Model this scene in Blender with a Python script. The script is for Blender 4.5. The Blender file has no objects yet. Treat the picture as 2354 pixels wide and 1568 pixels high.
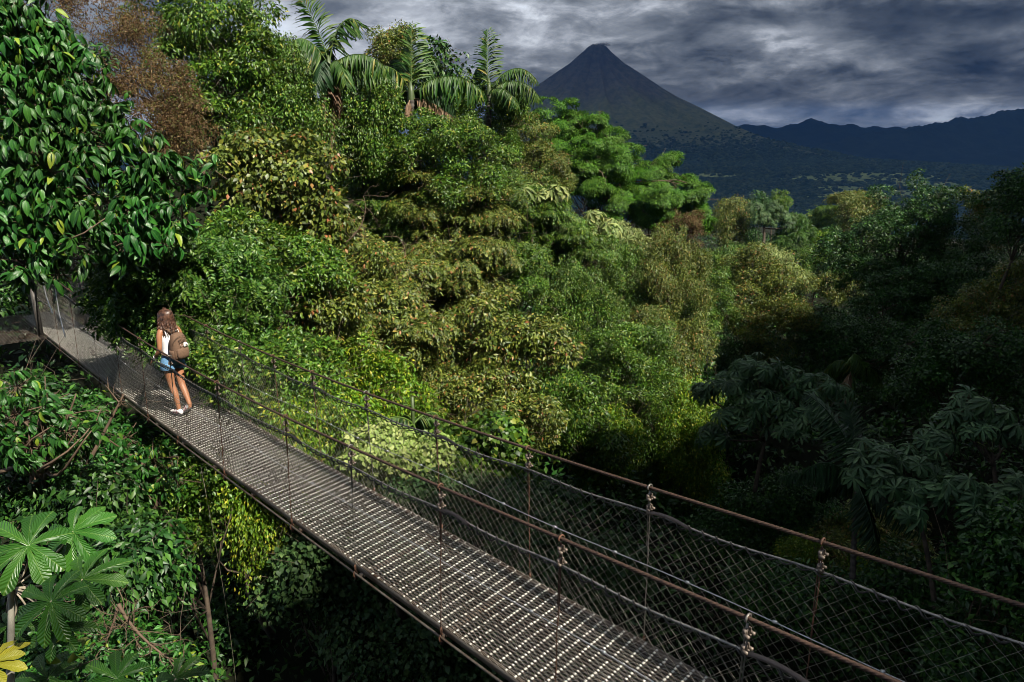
import bpy, math, random
import numpy as np
from mathutils import Vector, Matrix

# ------------------------------------------------------------------ camera
S = bpy.context.scene
F = 682.7                                   # focal length in pixels of a 1024 wide picture
PITCH = math.atan(184 / F)
cam_d = bpy.data.cameras.new("camera"); cam = bpy.data.objects.new("camera", cam_d)
S.collection.objects.link(cam); S.camera = cam
cam_d.sensor_width = 36; cam_d.lens = 36 * F / 1024; cam_d.clip_start = 0.1; cam_d.clip_end = 60000
cam.location = (0, 0, 0); cam.rotation_euler = (math.pi / 2 - PITCH, 0, 0)

# ------------------------------------------------------------------ light
SUN_DIR = Vector((0.50, -0.45, 0.74)).normalized()          # towards the sun
SUN_STRENGTH = 5.0; SKY_STRENGTH = 0.05; EXPO = 1.1; CLOUD = 1.02
sun_d = bpy.data.lights.new("sun", 'SUN'); sun = bpy.data.objects.new("sun", sun_d)
S.collection.objects.link(sun)
sun_d.energy = SUN_STRENGTH; sun_d.angle = math.radians(0.5); sun_d.color = (1.0, 0.93, 0.80)
sun.rotation_euler = SUN_DIR.to_track_quat('Z', 'Y').to_euler()
S.view_settings.view_transform = 'Standard'; S.view_settings.look = 'None'
S.view_settings.exposure = EXPO; S.view_settings.gamma = 1; S.view_settings.use_curve_mapping = False
S.cycles.max_bounces = 5; S.cycles.diffuse_bounces = 1; S.cycles.glossy_bounces = 2
S.cycles.transmission_bounces = 2; S.cycles.volume_bounces = 0; S.cycles.use_denoising = True; S.cycles.filter_width = 0.9
S.cycles.sample_clamp_indirect = 3; S.cycles.caustics_reflective = False; S.cycles.caustics_refractive = False

world = bpy.data.worlds.new("World"); S.world = world; world.use_nodes = True

class NT:
    """tiny helper round a node tree"""
    def __init__(s, tree):
        s.t = tree; tree.nodes.clear()
    def n(s, kind, **kw):
        nd = s.t.nodes.new(kind)
        ins = kw.pop('ins', {})
        for k, v in kw.items(): setattr(nd, k, v)
        for k, v in ins.items():
            if isinstance(v, bpy.types.NodeSocket): s.t.links.new(v, nd.inputs[k])
            else: nd.inputs[k].default_value = v
        return nd
    def l(s, a, b): s.t.links.new(a, b)
    def math(s, op, a, b=0.0, c=0.0, clamp=False):
        nd = s.t.nodes.new('ShaderNodeMath'); nd.operation = op; nd.use_clamp = clamp
        for i, v in enumerate((a, b, c)):
            if isinstance(v, bpy.types.NodeSocket): s.t.links.new(v, nd.inputs[i])
            else: nd.inputs[i].default_value = v
        return nd.outputs[0]
    def ramp(s, fac, stops, interp='LINEAR'):
        nd = s.t.nodes.new('ShaderNodeValToRGB'); cr = nd.color_ramp; cr.interpolation = interp
        while len(cr.elements) > 1: cr.elements.remove(cr.elements[0])
        cr.elements[0].position = stops[0][0]; cr.elements[0].color = tuple(stops[0][1]) + (1,)
        for p, c in stops[1:]:
            e = cr.elements.new(p); e.color = tuple(c) + (1,)
        s.l(fac, nd.inputs[0]); return nd.outputs[0]
    def mix(s, fac, a, b, blend='MIX'):
        nd = s.t.nodes.new('ShaderNodeMix'); nd.data_type = 'RGBA'; nd.blend_type = blend
        for i, v in ((0, fac), (6, a), (7, b)):
            if isinstance(v, bpy.types.NodeSocket): s.t.links.new(v, nd.inputs[i])
            else: nd.inputs[i].default_value = v if i == 0 else tuple(v) + (1,)
        return nd.outputs[2]

def build_world():
    w = NT(world.node_tree)
    tc = w.n('ShaderNodeTexCoord')
    sky = w.n('ShaderNodeTexSky', sky_type='NISHITA', sun_disc=False)
    el = math.asin(SUN_DIR.z); sky.sun_elevation = el
    sky.sun_rotation = math.atan2(SUN_DIR.x, SUN_DIR.y)
    sky.altitude = 600
    sep = w.n('ShaderNodeSeparateXYZ', ins={0: tc.outputs['Generated']})
    X, Y, Z = sep.outputs
    zc = w.math('ADD', w.math('MAXIMUM', Z, 0.0), 0.13)
    u = w.math('DIVIDE', X, zc); v = w.math('DIVIDE', Y, zc)
    P = w.n('ShaderNodeCombineXYZ', ins={0: u, 1: w.math('MULTIPLY', v, 0.8), 2: 3.1}).outputs[0]
    def noise(scale, detail, rough, off, dist=0.0, vec=P):
        m = w.n('ShaderNodeMapping', ins={'Vector': vec, 'Location': off})
        return w.n('ShaderNodeTexNoise', ins={'Vector': m.outputs[0], 'Scale': scale, 'Detail': detail, 'Roughness': rough, 'Distortion': dist}).outputs[0]
    big = noise(0.75, 3, 0.5, (4.3, 1.7, 0), 0.3)
    mid = noise(2.1, 8, 0.60, (9.1, 4.2, 0), 0.55)
    stretched = w.n('ShaderNodeVectorMath', operation='MULTIPLY', ins={0: tc.outputs['Generated'], 1: (1.0, 1.0, 2.6)}).outputs[0]
    fine = noise(15.0, 9, 0.60, (1.3, 7.7, 2), 0.5, vec=stretched)
    puff = noise(5.6, 9, 0.60, (5.3, 2.7, 1), 0.3, vec=stretched)
    # masses of the cloud cover: (x, y) sights as measured on the photo, half-widths, strength
    Yc = w.math('MAXIMUM', Y, 0.05); A = w.math('DIVIDE', X, Yc); Ee = w.math('DIVIDE', Z, Yc)
    wob = w.math('MULTIPLY', w.math('ADD', puff, -0.5), 0.30)
    A = w.math('ADD', A, wob); Ee = w.math('ADD', Ee, w.math('MULTIPLY', w.math('ADD', fine, -0.5), 0.09))
    blobs = None
    kk = 1024 / 2354.0
    for (bx, by, sx, sy, amp) in ((1000, 50, 330, 90, .15), (1240, 5, 130, 40, .12), (1960, 145, 150, 22, .11), (1850, 92, 90, 24, .11), (1700, 45, 190, 32, -.13), (2240, 22, 200, 34, -.24),
                                  (2240, 180, 230, 42, -.14), (1500, 215, 400, 26, -.06), (700, 60, 160, 60, .08), (610, 20, 70, 70, .22), (1560, 150, 150, 26, -.07), (2330, 250, 150, 22, .10), (1660, 262, 240, 14, .07), (1180, 130, 90, 50, .03)):
        px = (bx * kk - 512) / F; pz = -(by * kk - 341) / F
        fy = math.cos(PITCH) + pz * math.sin(PITCH); a0 = px / fy; e0 = (-math.sin(PITCH) + pz * math.cos(PITCH)) / fy
        q = w.math('ADD', w.math('POWER', w.math('MULTIPLY', w.math('ADD', A, -a0), F / (sx * kk)), 2.0), w.math('POWER', w.math('MULTIPLY', w.math('ADD', Ee, -e0), F / (sy * kk)), 2.0))
        v_ = w.math('MULTIPLY', w.math('POWER', 2.718, w.math('MULTIPLY', q, -1.0)), amp)
        blobs = v_ if blobs is None else w.math('ADD', blobs, v_)
    side = w.math('MULTIPLY', w.math('ADD', A, -0.05), -0.13)
    d = w.math('ADD', w.math('MULTIPLY', w.math('ADD', mid, -0.5), 0.75), w.math('MULTIPLY', w.math('ADD', big, -0.5), 0.55))
    d = w.math('ADD', w.math('ADD', d, w.math('MULTIPLY', w.math('ADD', puff, -0.5), 1.15)), w.math('MULTIPLY', w.math('ADD', fine, -0.5), 0.62))
    d = w.math('ADD', w.math('ADD', d, w.math('MAXIMUM', side, -0.2)), w.math('ADD', blobs, 0.455))
    col = w.ramp(d, [(0.06, (0.011, 0.015, 0.023)), (0.26, (0.036, 0.043, 0.055)), (0.42, (0.080, 0.091, 0.108)),
                     (0.57, (0.155, 0.170, 0.192)), (0.70, (0.29, 0.31, 0.345)), (0.86, (0.54, 0.57, 0.61))])
    col = w.mix(1.0, col, (CLOUD,) * 3, 'MULTIPLY')
    gap = w.ramp(d, [(0.74, (0, 0, 0)), (0.98, (1, 1, 1))])
    skyc = w.mix(1.0, sky.outputs[0], (SKY_STRENGTH,) * 3, 'MULTIPLY')
    tot = w.mix(w.math('MULTIPLY', gap, 0.35), col, w.mix(0.5, skyc, (.16, .27, .45)))
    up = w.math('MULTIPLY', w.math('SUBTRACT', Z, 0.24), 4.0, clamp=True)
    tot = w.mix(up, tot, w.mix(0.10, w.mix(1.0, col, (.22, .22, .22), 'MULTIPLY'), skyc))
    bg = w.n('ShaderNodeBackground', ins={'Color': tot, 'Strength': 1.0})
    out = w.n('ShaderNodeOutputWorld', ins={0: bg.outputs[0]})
build_world()

# ------------------------------------------------------------------ helpers
C = S.collection
rs = np.random.RandomState
CP, SP = math.cos(PITCH), math.sin(PITCH)
K = 1024 / 2354.0
def at(dx, dy, depth):
    """world point: position measured on the 2354 px wide view of the photo, depth along the camera axis"""
    x = (dx * K - 512) / F; z = -(dy * K - 341) / F
    return np.array([x, CP + z * SP, -SP + z * CP]) * depth
def pxm(depth):                                  # metres per photo pixel (2354 wide) at a depth
    return depth / (F / K)

def link(name, me, mats=None, parent=None):
    o = bpy.data.objects.new(name, me); C.objects.link(o)
    if parent is not None: o.parent = parent
    if mats is not None:
        for m in (mats if isinstance(mats, (list, tuple)) else [mats]): me.materials.append(m)
    return o
def empty(name, loc=(0, 0, 0)):
    o = bpy.data.objects.new(name, None); C.objects.link(o); o.location = loc; return o
def tag(o, label=None, cat=None, group=None, kind=None):
    if label: o["label"] = label
    if cat: o["category"] = cat
    if group: o["group"] = group
    if kind: o["kind"] = kind
    return o
def mesh_np(name, V, Fl, smooth=False, uv=None, mat_idx=None, origin=None):
    """V (n,3); Fl: list of (m,k) face arrays"""
    V = np.asarray(V, dtype=np.float32)
    if origin is not None: V = V - np.asarray(origin, dtype=np.float32)
    me = bpy.data.meshes.new(name)
    if not isinstance(Fl, list): Fl = [Fl]
    Fl = [np.asarray(f, dtype=np.int32) for f in Fl if len(f)]
    loops = np.concatenate([f.ravel() for f in Fl]); tot = np.concatenate([np.full(len(f), f.shape[1], np.int32) for f in Fl])
    start = np.concatenate([[0], np.cumsum(tot)[:-1]]).astype(np.int32)
    me.vertices.add(len(V)); me.vertices.foreach_set('co', V.ravel())
    me.loops.add(len(loops)); me.loops.foreach_set('vertex_index', loops)
    me.polygons.add(len(tot)); me.polygons.foreach_set('loop_start', start)
    if smooth: me.polygons.foreach_set('use_smooth', np.ones(len(tot), bool))
    if mat_idx is not None: me.polygons.foreach_set('material_index', np.asarray(mat_idx, np.int32))
    me.update(calc_edges=True)
    if uv is not None:
        l = me.uv_layers.new(name='UVMap'); l.data.foreach_set('uv', np.asarray(uv, np.float32)[loops].ravel())
    return me

class G:
    """collects geometry for one mesh"""
    def __init__(s): s.V = []; s.F3 = []; s.F4 = []; s.n = 0; s.uv = []; s.has_uv = False
    def add(s, V, F, uv=None):
        V = np.asarray(V, float).reshape(-1, 3); F = np.asarray(F)
        s.V.append(V); (s.F3 if F.shape[1] == 3 else s.F4).append(F + s.n)
        s.uv.append(np.zeros((len(V), 2)) if uv is None else uv); s.has_uv |= uv is not None
        s.n += len(V)
    def tube(s, pts, rad, k=6, cap=True, lobes=0, twist=0.0, amp=0.12):
        pts = np.asarray(pts, float); m = len(pts)
        rad = np.full(m, rad) if np.isscalar(rad) else np.asarray(rad, float)
        t = np.gradient(pts, axis=0); t /= np.linalg.norm(t, axis=1)[:, None] + 1e-12
        up = np.array([0, 0, 1.0]) if abs(t[0][2]) < 0.9 else np.array([1.0, 0, 0])
        a = np.cross(t, up); 
        bad = np.linalg.norm(a, axis=1) < 1e-3; a[bad] = [1, 0, 0]
        a /= np.linalg.norm(a, axis=1)[:, None]; b = np.cross(t, a)
        th = np.arange(k) / k * 2 * np.pi
        if lobes:
            L = np.concatenate([[0], np.cumsum(np.linalg.norm(np.diff(pts, axis=0), axis=1))])
            r = rad[:, None] * (1 + amp * np.cos(lobes * (th[None] + L[:, None] * twist)))
        else: r = np.repeat(rad[:, None], k, 1)
        V = pts[:, None] + r[..., None] * (np.cos(th)[None, :, None] * a[:, None] + np.sin(th)[None, :, None] * b[:, None])
        i = np.arange(m - 1)[:, None] * k; j = np.arange(k)[None]; j2 = (j + 1) % k
        Fq = np.stack([i + j, i + j2, i + k + j2, i + k + j], -1).reshape(-1, 4)
        s.add(V.reshape(-1, 3), Fq)
        if cap and k == 4:
            s.F4.append(np.array([[3, 2, 1, 0], [0, 1, 2, 3]]) + np.array([[s.n - m * k], [s.n - k]]))
        elif cap:
            o0 = s.n - m * k; o1 = s.n - k
            s.F3.append(np.array([[o0, o0 + q + 1, o0 + q] for q in range(1, k - 1)] + [[o1, o1 + q, o1 + q + 1] for q in range(1, k - 1)]))
    def box(s, c, hx, hy, hz, X=(1, 0, 0), Y=(0, 1, 0), Z=(0, 0, 1)):
        c = np.asarray(c, float); X, Y, Z = (np.asarray(q, float) for q in (X, Y, Z))
        V = [c + sx * hx * X + sy * hy * Y + sz * hz * Z for sz in (-1, 1) for sy in (-1, 1) for sx in (-1, 1)]
        s.add(V, [[0, 2, 3, 1], [4, 5, 7, 6], [0, 1, 5, 4], [2, 6, 7, 3], [0, 4, 6, 2], [1, 3, 7, 5]])
    def loft(s, rings, cap=True):
        """rings: list of (k,3) arrays"""
        k = len(rings[0]); m = len(rings); V = np.concatenate(rings)
        i = np.arange(m - 1)[:, None] * k; j = np.arange(k)[None]; j2 = (j + 1) % k
        s.add(V, np.stack([i + j, i + j2, i + k + j2, i + k + j], -1).reshape(-1, 4))
        if cap:
            o0 = s.n - m * k; o1 = s.n - k
            s.F3.append(np.array([[o0, o0 + q + 1, o0 + q] for q in range(1, k - 1)] + [[o1, o1 + q, o1 + q + 1] for q in range(1, k - 1)]))
    def mesh(s, name, smooth=False, origin=None):
        Fl = []
        if s.F3: Fl.append(np.concatenate(s.F3))
        if s.F4: Fl.append(np.concatenate(s.F4))
        return mesh_np(name, np.concatenate(s.V), Fl, smooth, np.concatenate(s.uv) if s.has_uv else None, origin=origin)
    def obj(s, name, mat, parent=None, smooth=False, origin=None):
        """origin: world point the mesh is stored relative to (parent empties sit there)"""
        return link(name, s.mesh(name, smooth, origin), mat, parent)

def unit(v): v = np.asarray(v, float); return v / (np.linalg.norm(v, axis=-1, keepdims=True) + 1e-12)
def frames(axis, normal):
    """rotation matrices with local Y = axis, local Z ~ normal"""
    y = unit(axis); x = unit(np.cross(y, normal)); z = np.cross(x, y)
    return np.stack([x, y, z], -1)
def scatter(g, T, pos, R, sc):
    """instances template T=(V,F,uv) at pos with rotations R and scale sc"""
    V, Fc, uv = T; n = len(pos)
    if n == 0: return
    sc = np.asarray(sc, float)
    if sc.ndim == 1: sc = sc[:, None]
    P = np.einsum('nij,nkj->nki', R, V[None] * sc[:, None, :]) + pos[:, None]
    Fi = Fc[None] + (np.arange(n) * len(V))[:, None, None]
    g.add(P.reshape(-1, 3), Fi.reshape(-1, Fc.shape[1]), None if uv is None else np.tile(uv, (n, 1)))

# ------------------------------------------------------------------ materials
def mat(name): 
    m = bpy.data.materials.new(name); m.use_nodes = True; return m, NT(m.node_tree)
def simple(name, col, rough=0.6, metal=0.0, var=0.25, scale=30.0, bump=0.0, col2=None, spec=0.5):
    m, t = mat(name)
    tc = t.n('ShaderNodeTexCoord')
    nz = t.n('ShaderNodeTexNoise', ins={'Vector': tc.outputs['Object'], 'Scale': scale, 'Detail': 5.0, 'Roughness': 0.65})
    c2 = col2 if col2 else tuple(c * (1 - var) for c in col)
    c = t.ramp(nz.outputs[0], [(0.35, c2), (0.62, col)])
    b = t.n('ShaderNodeBsdfPrincipled', ins={'Base Color': c, 'Roughness': rough, 'Metallic': metal, 'Specular IOR Level': spec})
    if bump:
        bp = t.n('ShaderNodeBump', ins={'Height': nz.outputs[0], 'Strength': bump, 'Distance': 0.01}); t.l(bp.outputs[0], b.inputs['Normal'])
    t.n('ShaderNodeOutputMaterial', ins={0: b.outputs[0]})
    return m
def leafmat(name, stops, rough=0.35, trans=0.25, veins=0.0, spec=0.5, back=None, edge=None):
    """stops: colour ramp over a per-leaf random value"""
    m, t = mat(name)
    geo = t.n('ShaderNodeNewGeometry'); oi = t.n('ShaderNodeObjectInfo')
    r = geo.outputs['Random Per Island']
    c = t.ramp(r, stops)
    tc = t.n('ShaderNodeTexCoord')
    nz = t.n('ShaderNodeTexNoise', ins={'Vector': tc.outputs['Object'], 'Scale': 0.8, 'Detail': 4.0})
    hs = t.n('ShaderNodeHueSaturation', ins={'Color': c, 'Hue': t.math('ADD', t.math('MULTIPLY', nz.outputs[0], 0.05), 0.475),
             'Value': t.math('ADD', t.math('MULTIPLY', nz.outputs[0], 1.6), 0.22), 'Saturation': 1.0})
    c = hs.outputs[0]
    if edge:
        uvn = t.n('ShaderNodeSeparateXYZ', ins={0: tc.outputs['UV']})
        e = t.math('ABSOLUTE', t.math('SUBTRACT', uvn.outputs[0], 0.5))
        c = t.mix(t.math('MULTIPLY', t.math('LESS_THAN', e, 0.022), 0.5), c, edge)
    if back: c = t.mix(geo.outputs['Backfacing'], c, back)
    b = t.n('ShaderNodeBsdfPrincipled', ins={'Base Color': c, 'Roughness': rough, 'Specular IOR Level': spec})
    if veins:
        uvn = t.n('ShaderNodeSeparateXYZ', ins={0: tc.outputs['UV']})
        e = t.math('ABSOLUTE', t.math('SUBTRACT', uvn.outputs[0], 0.5))
        ph = t.math('SUBTRACT', uvn.outputs[1], t.math('MULTIPLY', e, 0.55))
        w = t.math('SINE', t.math('MULTIPLY', ph, 62.0))
        bp = t.n('ShaderNodeBump', ins={'Height': w, 'Strength': veins, 'Distance': 0.004}); t.l(bp.outputs[0], b.inputs['Normal'])
    tr = t.n('ShaderNodeBsdfTranslucent', ins={'Color': t.mix(1.0, c, (1.35, 1.5, 0.5), 'MULTIPLY')})
    mx = t.n('ShaderNodeMixShader', ins={0: trans, 1: b.outputs[0], 2: tr.outputs[0]})
    t.n('ShaderNodeOutputMaterial', ins={0: mx.outputs[0]})
    return m

LM = {}
def L(name, *a, **k): LM[name] = leafmat('leaf_' + name, *a, **k)
L('glossy', [(0, (.010, .048, .008)), (.5, (.018, .080, .012)), (.93, (.036, .130, .016)), (.985, (.16, .22, .02))], rough=.36, trans=0.12, veins=.25, spec=.38, edge=(.12, .26, .04))
L('green', [(0, (.018, .052, .004)), (.5, (.045, .112, .008)), (.9, (.110, .190, .016)), (.97, (.20, .21, .03))], rough=.42, trans=0.15, spec=.4)
L('lime', [(0, (.040, .105, .006)), (.5, (.085, .180, .009)), (.85, (.19, .27, .014)), (.97, (.32, .31, .03))], rough=.42, trans=0.21, spec=.35)
L('bright', [(0, (.018, .065, .004)), (.5, (.045, .130, .007)), (.9, (.090, .190, .012))], rough=.5, trans=0.17, spec=.3)
L('olive', [(0, (.030, .055, .007)), (.5, (.078, .112, .014)), (.88, (.16, .185, .028)), (.94, (.22, .19, .03)), (.985, (.26, .10, .04))], rough=.45, trans=0.14, spec=.4)
L('pale', [(0, (.07, .11, .025)), (.5, (.15, .20, .06)), (.9, (.28, .31, .11))], rough=.5, trans=0.17, spec=.3)
L('cream', [(0, (.14, .21, .04)), (.5, (.20, .27, .07)), (.9, (.33, .37, .13))], rough=.55, trans=0.17, spec=.3)
L('brown', [(0, (.035, .020, .008)), (.4, (.070, .038, .016)), (.7, (.12, .07, .03)), (.86, (.06, .085, .014)), (.95, (.22, .15, .09))], rough=.6, trans=0.11, spec=.2)
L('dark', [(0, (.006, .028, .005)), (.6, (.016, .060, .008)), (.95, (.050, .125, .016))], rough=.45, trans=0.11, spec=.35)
L('bluegreen', [(0, (.016, .042, .012)), (.6, (.034, .075, .020)), (.95, (.065, .110, .032))], rough=.55, trans=0.11, spec=.3)
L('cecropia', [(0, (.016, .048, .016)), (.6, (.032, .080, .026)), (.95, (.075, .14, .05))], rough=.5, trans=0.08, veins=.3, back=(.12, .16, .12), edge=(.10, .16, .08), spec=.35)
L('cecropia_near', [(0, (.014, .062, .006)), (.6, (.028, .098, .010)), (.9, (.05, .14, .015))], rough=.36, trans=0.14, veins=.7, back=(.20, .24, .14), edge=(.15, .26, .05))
L('cecropia_yellow', [(0, (.26, .26, .02)), (.9, (.36, .33, .03))], rough=.45, trans=0.17, veins=.5, edge=(.45, .42, .08))
L('palm', [(0, (.012, .042, .006)), (.5, (.028, .075, .010)), (.88, (.070, .12, .016)), (.97, (.22, .19, .04))], rough=.5, trans=0.14, spec=.3)
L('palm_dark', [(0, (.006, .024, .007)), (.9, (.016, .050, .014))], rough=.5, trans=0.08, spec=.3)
L('dead', [(0, (.10, .062, .034)), (.5, (.19, .12, .07)), (.9, (.28, .20, .13))], rough=.7, trans=0.11, spec=.2)
L('fern', [(0, (.015, .052, .005)), (.5, (.034, .098, .010)), (.9, (.09, .16, .02))], rough=.40, trans=0.17, spec=.4)
BARK = simple('bark', (.085, .062, .042), .85, var=.6, scale=6, bump=.6)
PALEBARK = simple('pale_bark', (.36, .34, .28), .8, var=.45, scale=5, bump=.4)
TWIG = simple('twig', (.11, .072, .045), .8, var=.4, scale=12)

# ------------------------------------------------------------------ leaf templates (base at origin, tip along +Y, length 1)
def leaf_small(w=.42, fold=.10, droop=.12):
    V = np.array([[0, 0, 0], [-w / 2, .45, fold], [0, 1, -droop], [w / 2, .45, fold], [0, .5, 0.02]])
    Fc = np.array([[0, 4, 1], [1, 4, 2], [0, 3, 4], [4, 3, 2]])
    uv = np.array([[.5, 0], [0, .45], [.5, 1], [1, .45], [.5, .5]])
    return V, Fc, uv
def leaf_tiny(w=.45, fold=.12):
    V = np.array([[0, 0, 0], [-w / 2, .5, fold], [0, 1, -.05], [w / 2, .5, fold]])
    return V, np.array([[0, 2, 1], [0, 3, 2]]), None
def leaf_big(w=.44, curl=.35, fold=.12, n=6, power=1.0, tipw=.0):
    ys = np.linspace(0, 1, n + 1); V = []; uv = []
    for y in ys:
        ww = w / 2 * (math.sin(math.pi * min(1, y * .96 + .02) ** power)) ** .75 + (.0 if 0 < y < 1 else 0)
        if y in (0, 1): ww = .012 + (tipw if y == 1 else 0)
        z = -curl * y * y
        wav = .02 * math.sin(y * 19)
        V += [[-ww, y, z + fold * ww / (w / 2) + wav], [0, y, z], [ww, y, z + fold * ww / (w / 2) - wav]]
        uv += [[.5 - ww / w, y], [.5, y], [.5 + ww / w, y]]
    Fc = []
    for i in range(n):
        a = 3 * i
        Fc += [[a, a + 1, a + 4, a + 3], [a + 1, a + 2, a + 5, a + 4]]
    return np.array(V), np.array(Fc), np.array(uv)
def leaf_obo(w=.36, curl=.4, n=6):
    """leaf lobe widest beyond the middle, with a blunt tip"""
    V, Fc, uv = leaf_big(w, curl, .07, n)
    for i in range(n + 1):
        y = i / n; ww = w / 2 * (.10 + .90 * y ** .8) * (1 - max(0, (y - .72) / .28) ** 2.2) ** .5 if y < 1 else .03
        V[3 * i, 0] = -max(ww, .012); V[3 * i + 2, 0] = max(ww, .012); V[3 * i, 0] *= 1 + .07 * math.sin(i * 2.3); V[3 * i + 2, 0] *= 1 + .07 * math.cos(i * 2.9)
    return V, Fc, uv
def leaf_heart():
    pts = [(0, 0), (-.28, -.08), (-.46, .18), (-.38, .5), (0, 1), (.38, .5), (.46, .18), (.28, -.08)]
    V = np.array([[x, y, abs(x) * .18 - .12 * y * y] for x, y in pts] + [[0, .4, 0]])
    Fc = np.array([[8, i, (i + 1) % 8] for i in range(8)])[:, ::-1]
    return V, Fc, np.array([[x + .5, y] for x, y in pts] + [[.5, .4]])
def palmate(lobes=9, droop=.45, w=.30, n=5, notch=.0, seed=0):
    """umbrella leaf: lobes radiate from the origin in the XY plane"""
    r = rs(seed); b = leaf_obo(w, droop, n); g = G()
    for i in range(lobes):
        a = (i + .5) / lobes * 2 * math.pi * .93 + r.normal() * .05; ln = .72 + .28 * math.sin(math.pi * (i + .5) / lobes) + r.normal() * .04
        c, s_ = math.cos(a), math.sin(a); tilt = r.normal() * .12
        V = b[0].copy() * [1, ln, ln]; V[:, 2] += tilt * V[:, 1]
        R = np.array([[c, s_, 0], [-s_, c, 0], [0, 0, 1]])
        g.add(V @ R.T, b[1], b[2])
    return np.concatenate(g.V), np.concatenate(g.F4), np.concatenate(g.uv)
def sprig(n=9, ll=.34, w=.14, droop=.35, seed=1):
    """pinnate spray of narrow drooping leaflets on a common stalk, length 1"""
    g = G(); t = leaf_tiny(w / ll, .08); r = rs(seed)
    for i in range(n):
        y = (i + .7) / n; z = -droop * y * y
        for s in (-1, 1):
            ax = unit(np.array([[s * .85, .45, -.38]]) + r.normal(size=(1, 3)) * .22); R = frames(ax, unit(np.array([[0, 0, 1.0]]) + r.normal(size=(1, 3)) * .35))
            scatter(g, t, np.array([[0, y, z]]), R, np.array([ll * (1 - .35 * abs(2 * y - 1))]))
    V = np.concatenate(g.V); return V, np.concatenate(g.F3), None
TPL = {'small': leaf_small(), 'narrow': leaf_small(.26, .05, .2), 'tiny': leaf_tiny(), 'big': leaf_big(), 'heart': leaf_heart(), 'sprig': [sprig(9, .34, .14, .35, 1), sprig(8, .36, .15, .5, 2), sprig(10, .30, .13, .2, 3), sprig(7, .38, .15, .6, 4)], 'round': leaf_small(.62, .08, .05),
       'finesprig': sprig(7, .3, .16, .15)}

# ------------------------------------------------------------------ crown builder
def ragged(lw, r):
    out = []
    for c, rad in lw:
        rad = np.asarray(rad); out.append((c, rad * .62))
        for _ in range(9):
            d = unit(r.normal(size=3) * [1, .8, .9]); 
            if d[1] > .3: d[1] *= -1
            out.append((c + d * rad * r.uniform(.50, 1.22), rad * r.uniform(.20, .42) * [1, 1, r.uniform(.5, 1.6)]))
    return out
def unit_dirs(r, n):
    return unit(r.normal(size=(n, 3)))
def crown(g, r, lobes, size, tpl, clump, cover=1.5, area=.30, up=.5, droop=.3, flat=.7, rough=.75, hang=0.0, big_gap=.0, outl=.22):
    """lobes: list of (centre, (rx,ry,rz)). Leaves of length `size` in clumps of radius `clump`. Returns clump centres."""
    cents = []; outs = []
    cs = np.array([l[0] for l in lobes]); rr = np.array([l[1] for l in lobes])
    for ci, (c, rad) in enumerate(lobes):
        c = np.asarray(c); rad = np.asarray(rad)
        nC = int(1.9 * 4 * np.mean(rad) ** 2 / clump ** 2 * 1.0) + 4
        d = unit_dirs(r, nC)
        lump = 1 + outl * np.sin(d[:, 0] * 5 + ci) * np.cos(d[:, 1] * 6 + ci * 2) + outl * np.sin(d[:, 2] * 7 + ci * 1.7)
        rf = (1 - .42 * r.rand(nC) ** 1.8) * lump
        st_ = r.rand(nC) < .14; rf = np.where(st_, rf * (1.05 + .35 * r.rand(nC)), rf)
        p = c + d * rad * rf[:, None]
        keep = np.ones(nC, bool)
        for cj in range(len(lobes)):
            if cj == ci: continue
            q = (p - cs[cj]) / rr[cj]; keep &= (np.linalg.norm(q, axis=1) > .72)
        # the side that turns away from the bridge and the sun carries fewer clumps
        toc = unit(-c); away = (d @ toc) < -.35
        keep &= ~(away & (r.rand(nC) < .55)); keep &= ~((d[:, 2] < -.6) & (r.rand(nC) < .6))
        if big_gap: keep &= (np.sin(p[:, 0] * 1.9 / clump * .5) + np.sin(p[:, 2] * 2.3 / clump * .5 + 1) + r.rand(nC) * 1.2) > big_gap * 2 - 1.2
        cents.append(p[keep]); outs.append(unit(d[keep] / rad))
    P = np.concatenate(cents); O = np.concatenate(outs); n = len(P)
    cover = cover * .74
    cr = clump * (0.45 + .95 * r.rand(n) ** 1.3)
    per = np.maximum(3, (cover * 2.2 * np.pi * cr ** 2 / (size ** 2 * area) * .5)).astype(int)
    idx = np.repeat(np.arange(n), per); m = len(idx)
    d = unit(unit_dirs(r, m) + O[idx] * .75 + np.array([0, 0, .35]))
    rad3 = cr[idx][:, None] * (1 - .5 * r.rand(m, 1) ** 1.5)
    pos = P[idx] + d * rad3 * np.array([1, 1, flat])
    if hang: pos[:, 2] -= (r.rand(m) ** 2) * hang * cr[idx]
    nrm = unit(O[idx] * .45 + d * .5 + np.array([0, 0, up]) + r.normal(size=(m, 3)) * rough)
    ax = unit(unit_dirs(r, m) * .8 + d * .7 + np.array([0, 0, -droop * 1.6]))
    ax = unit(ax - nrm * np.sum(ax * nrm, 1)[:, None] * .8)
    sc = size * (.65 + .6 * r.rand(m))
    tl = TPL[tpl] if isinstance(tpl, str) else tpl; Fm = frames(ax, nrm)
    if isinstance(tl, list):
        pick = r.randint(len(tl), size=m)
        for q, T_ in enumerate(tl): scatter(g, T_, pos[pick == q], Fm[pick == q], sc[pick == q])
    else: scatter(g, tl, pos, Fm, sc)
    return P
def limb(g, a, b, ra, rb, r, bend=.12, n=7, k=6):
    a, b = np.asarray(a, float), np.asarray(b, float); t = np.linspace(0, 1, n)[:, None]
    L_ = np.linalg.norm(b - a); off = r.normal(size=3) * bend * L_; off2 = r.normal(size=3) * bend * .4 * L_
    p = a + (b - a) * t + off * np.sin(np.pi * t) + off2 * np.sin(2 * np.pi * t)
    g.tube(p, np.linspace(ra, rb, n), k)
    return p
BASES = []        # (x, y, z) of the ground under each tree
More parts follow.
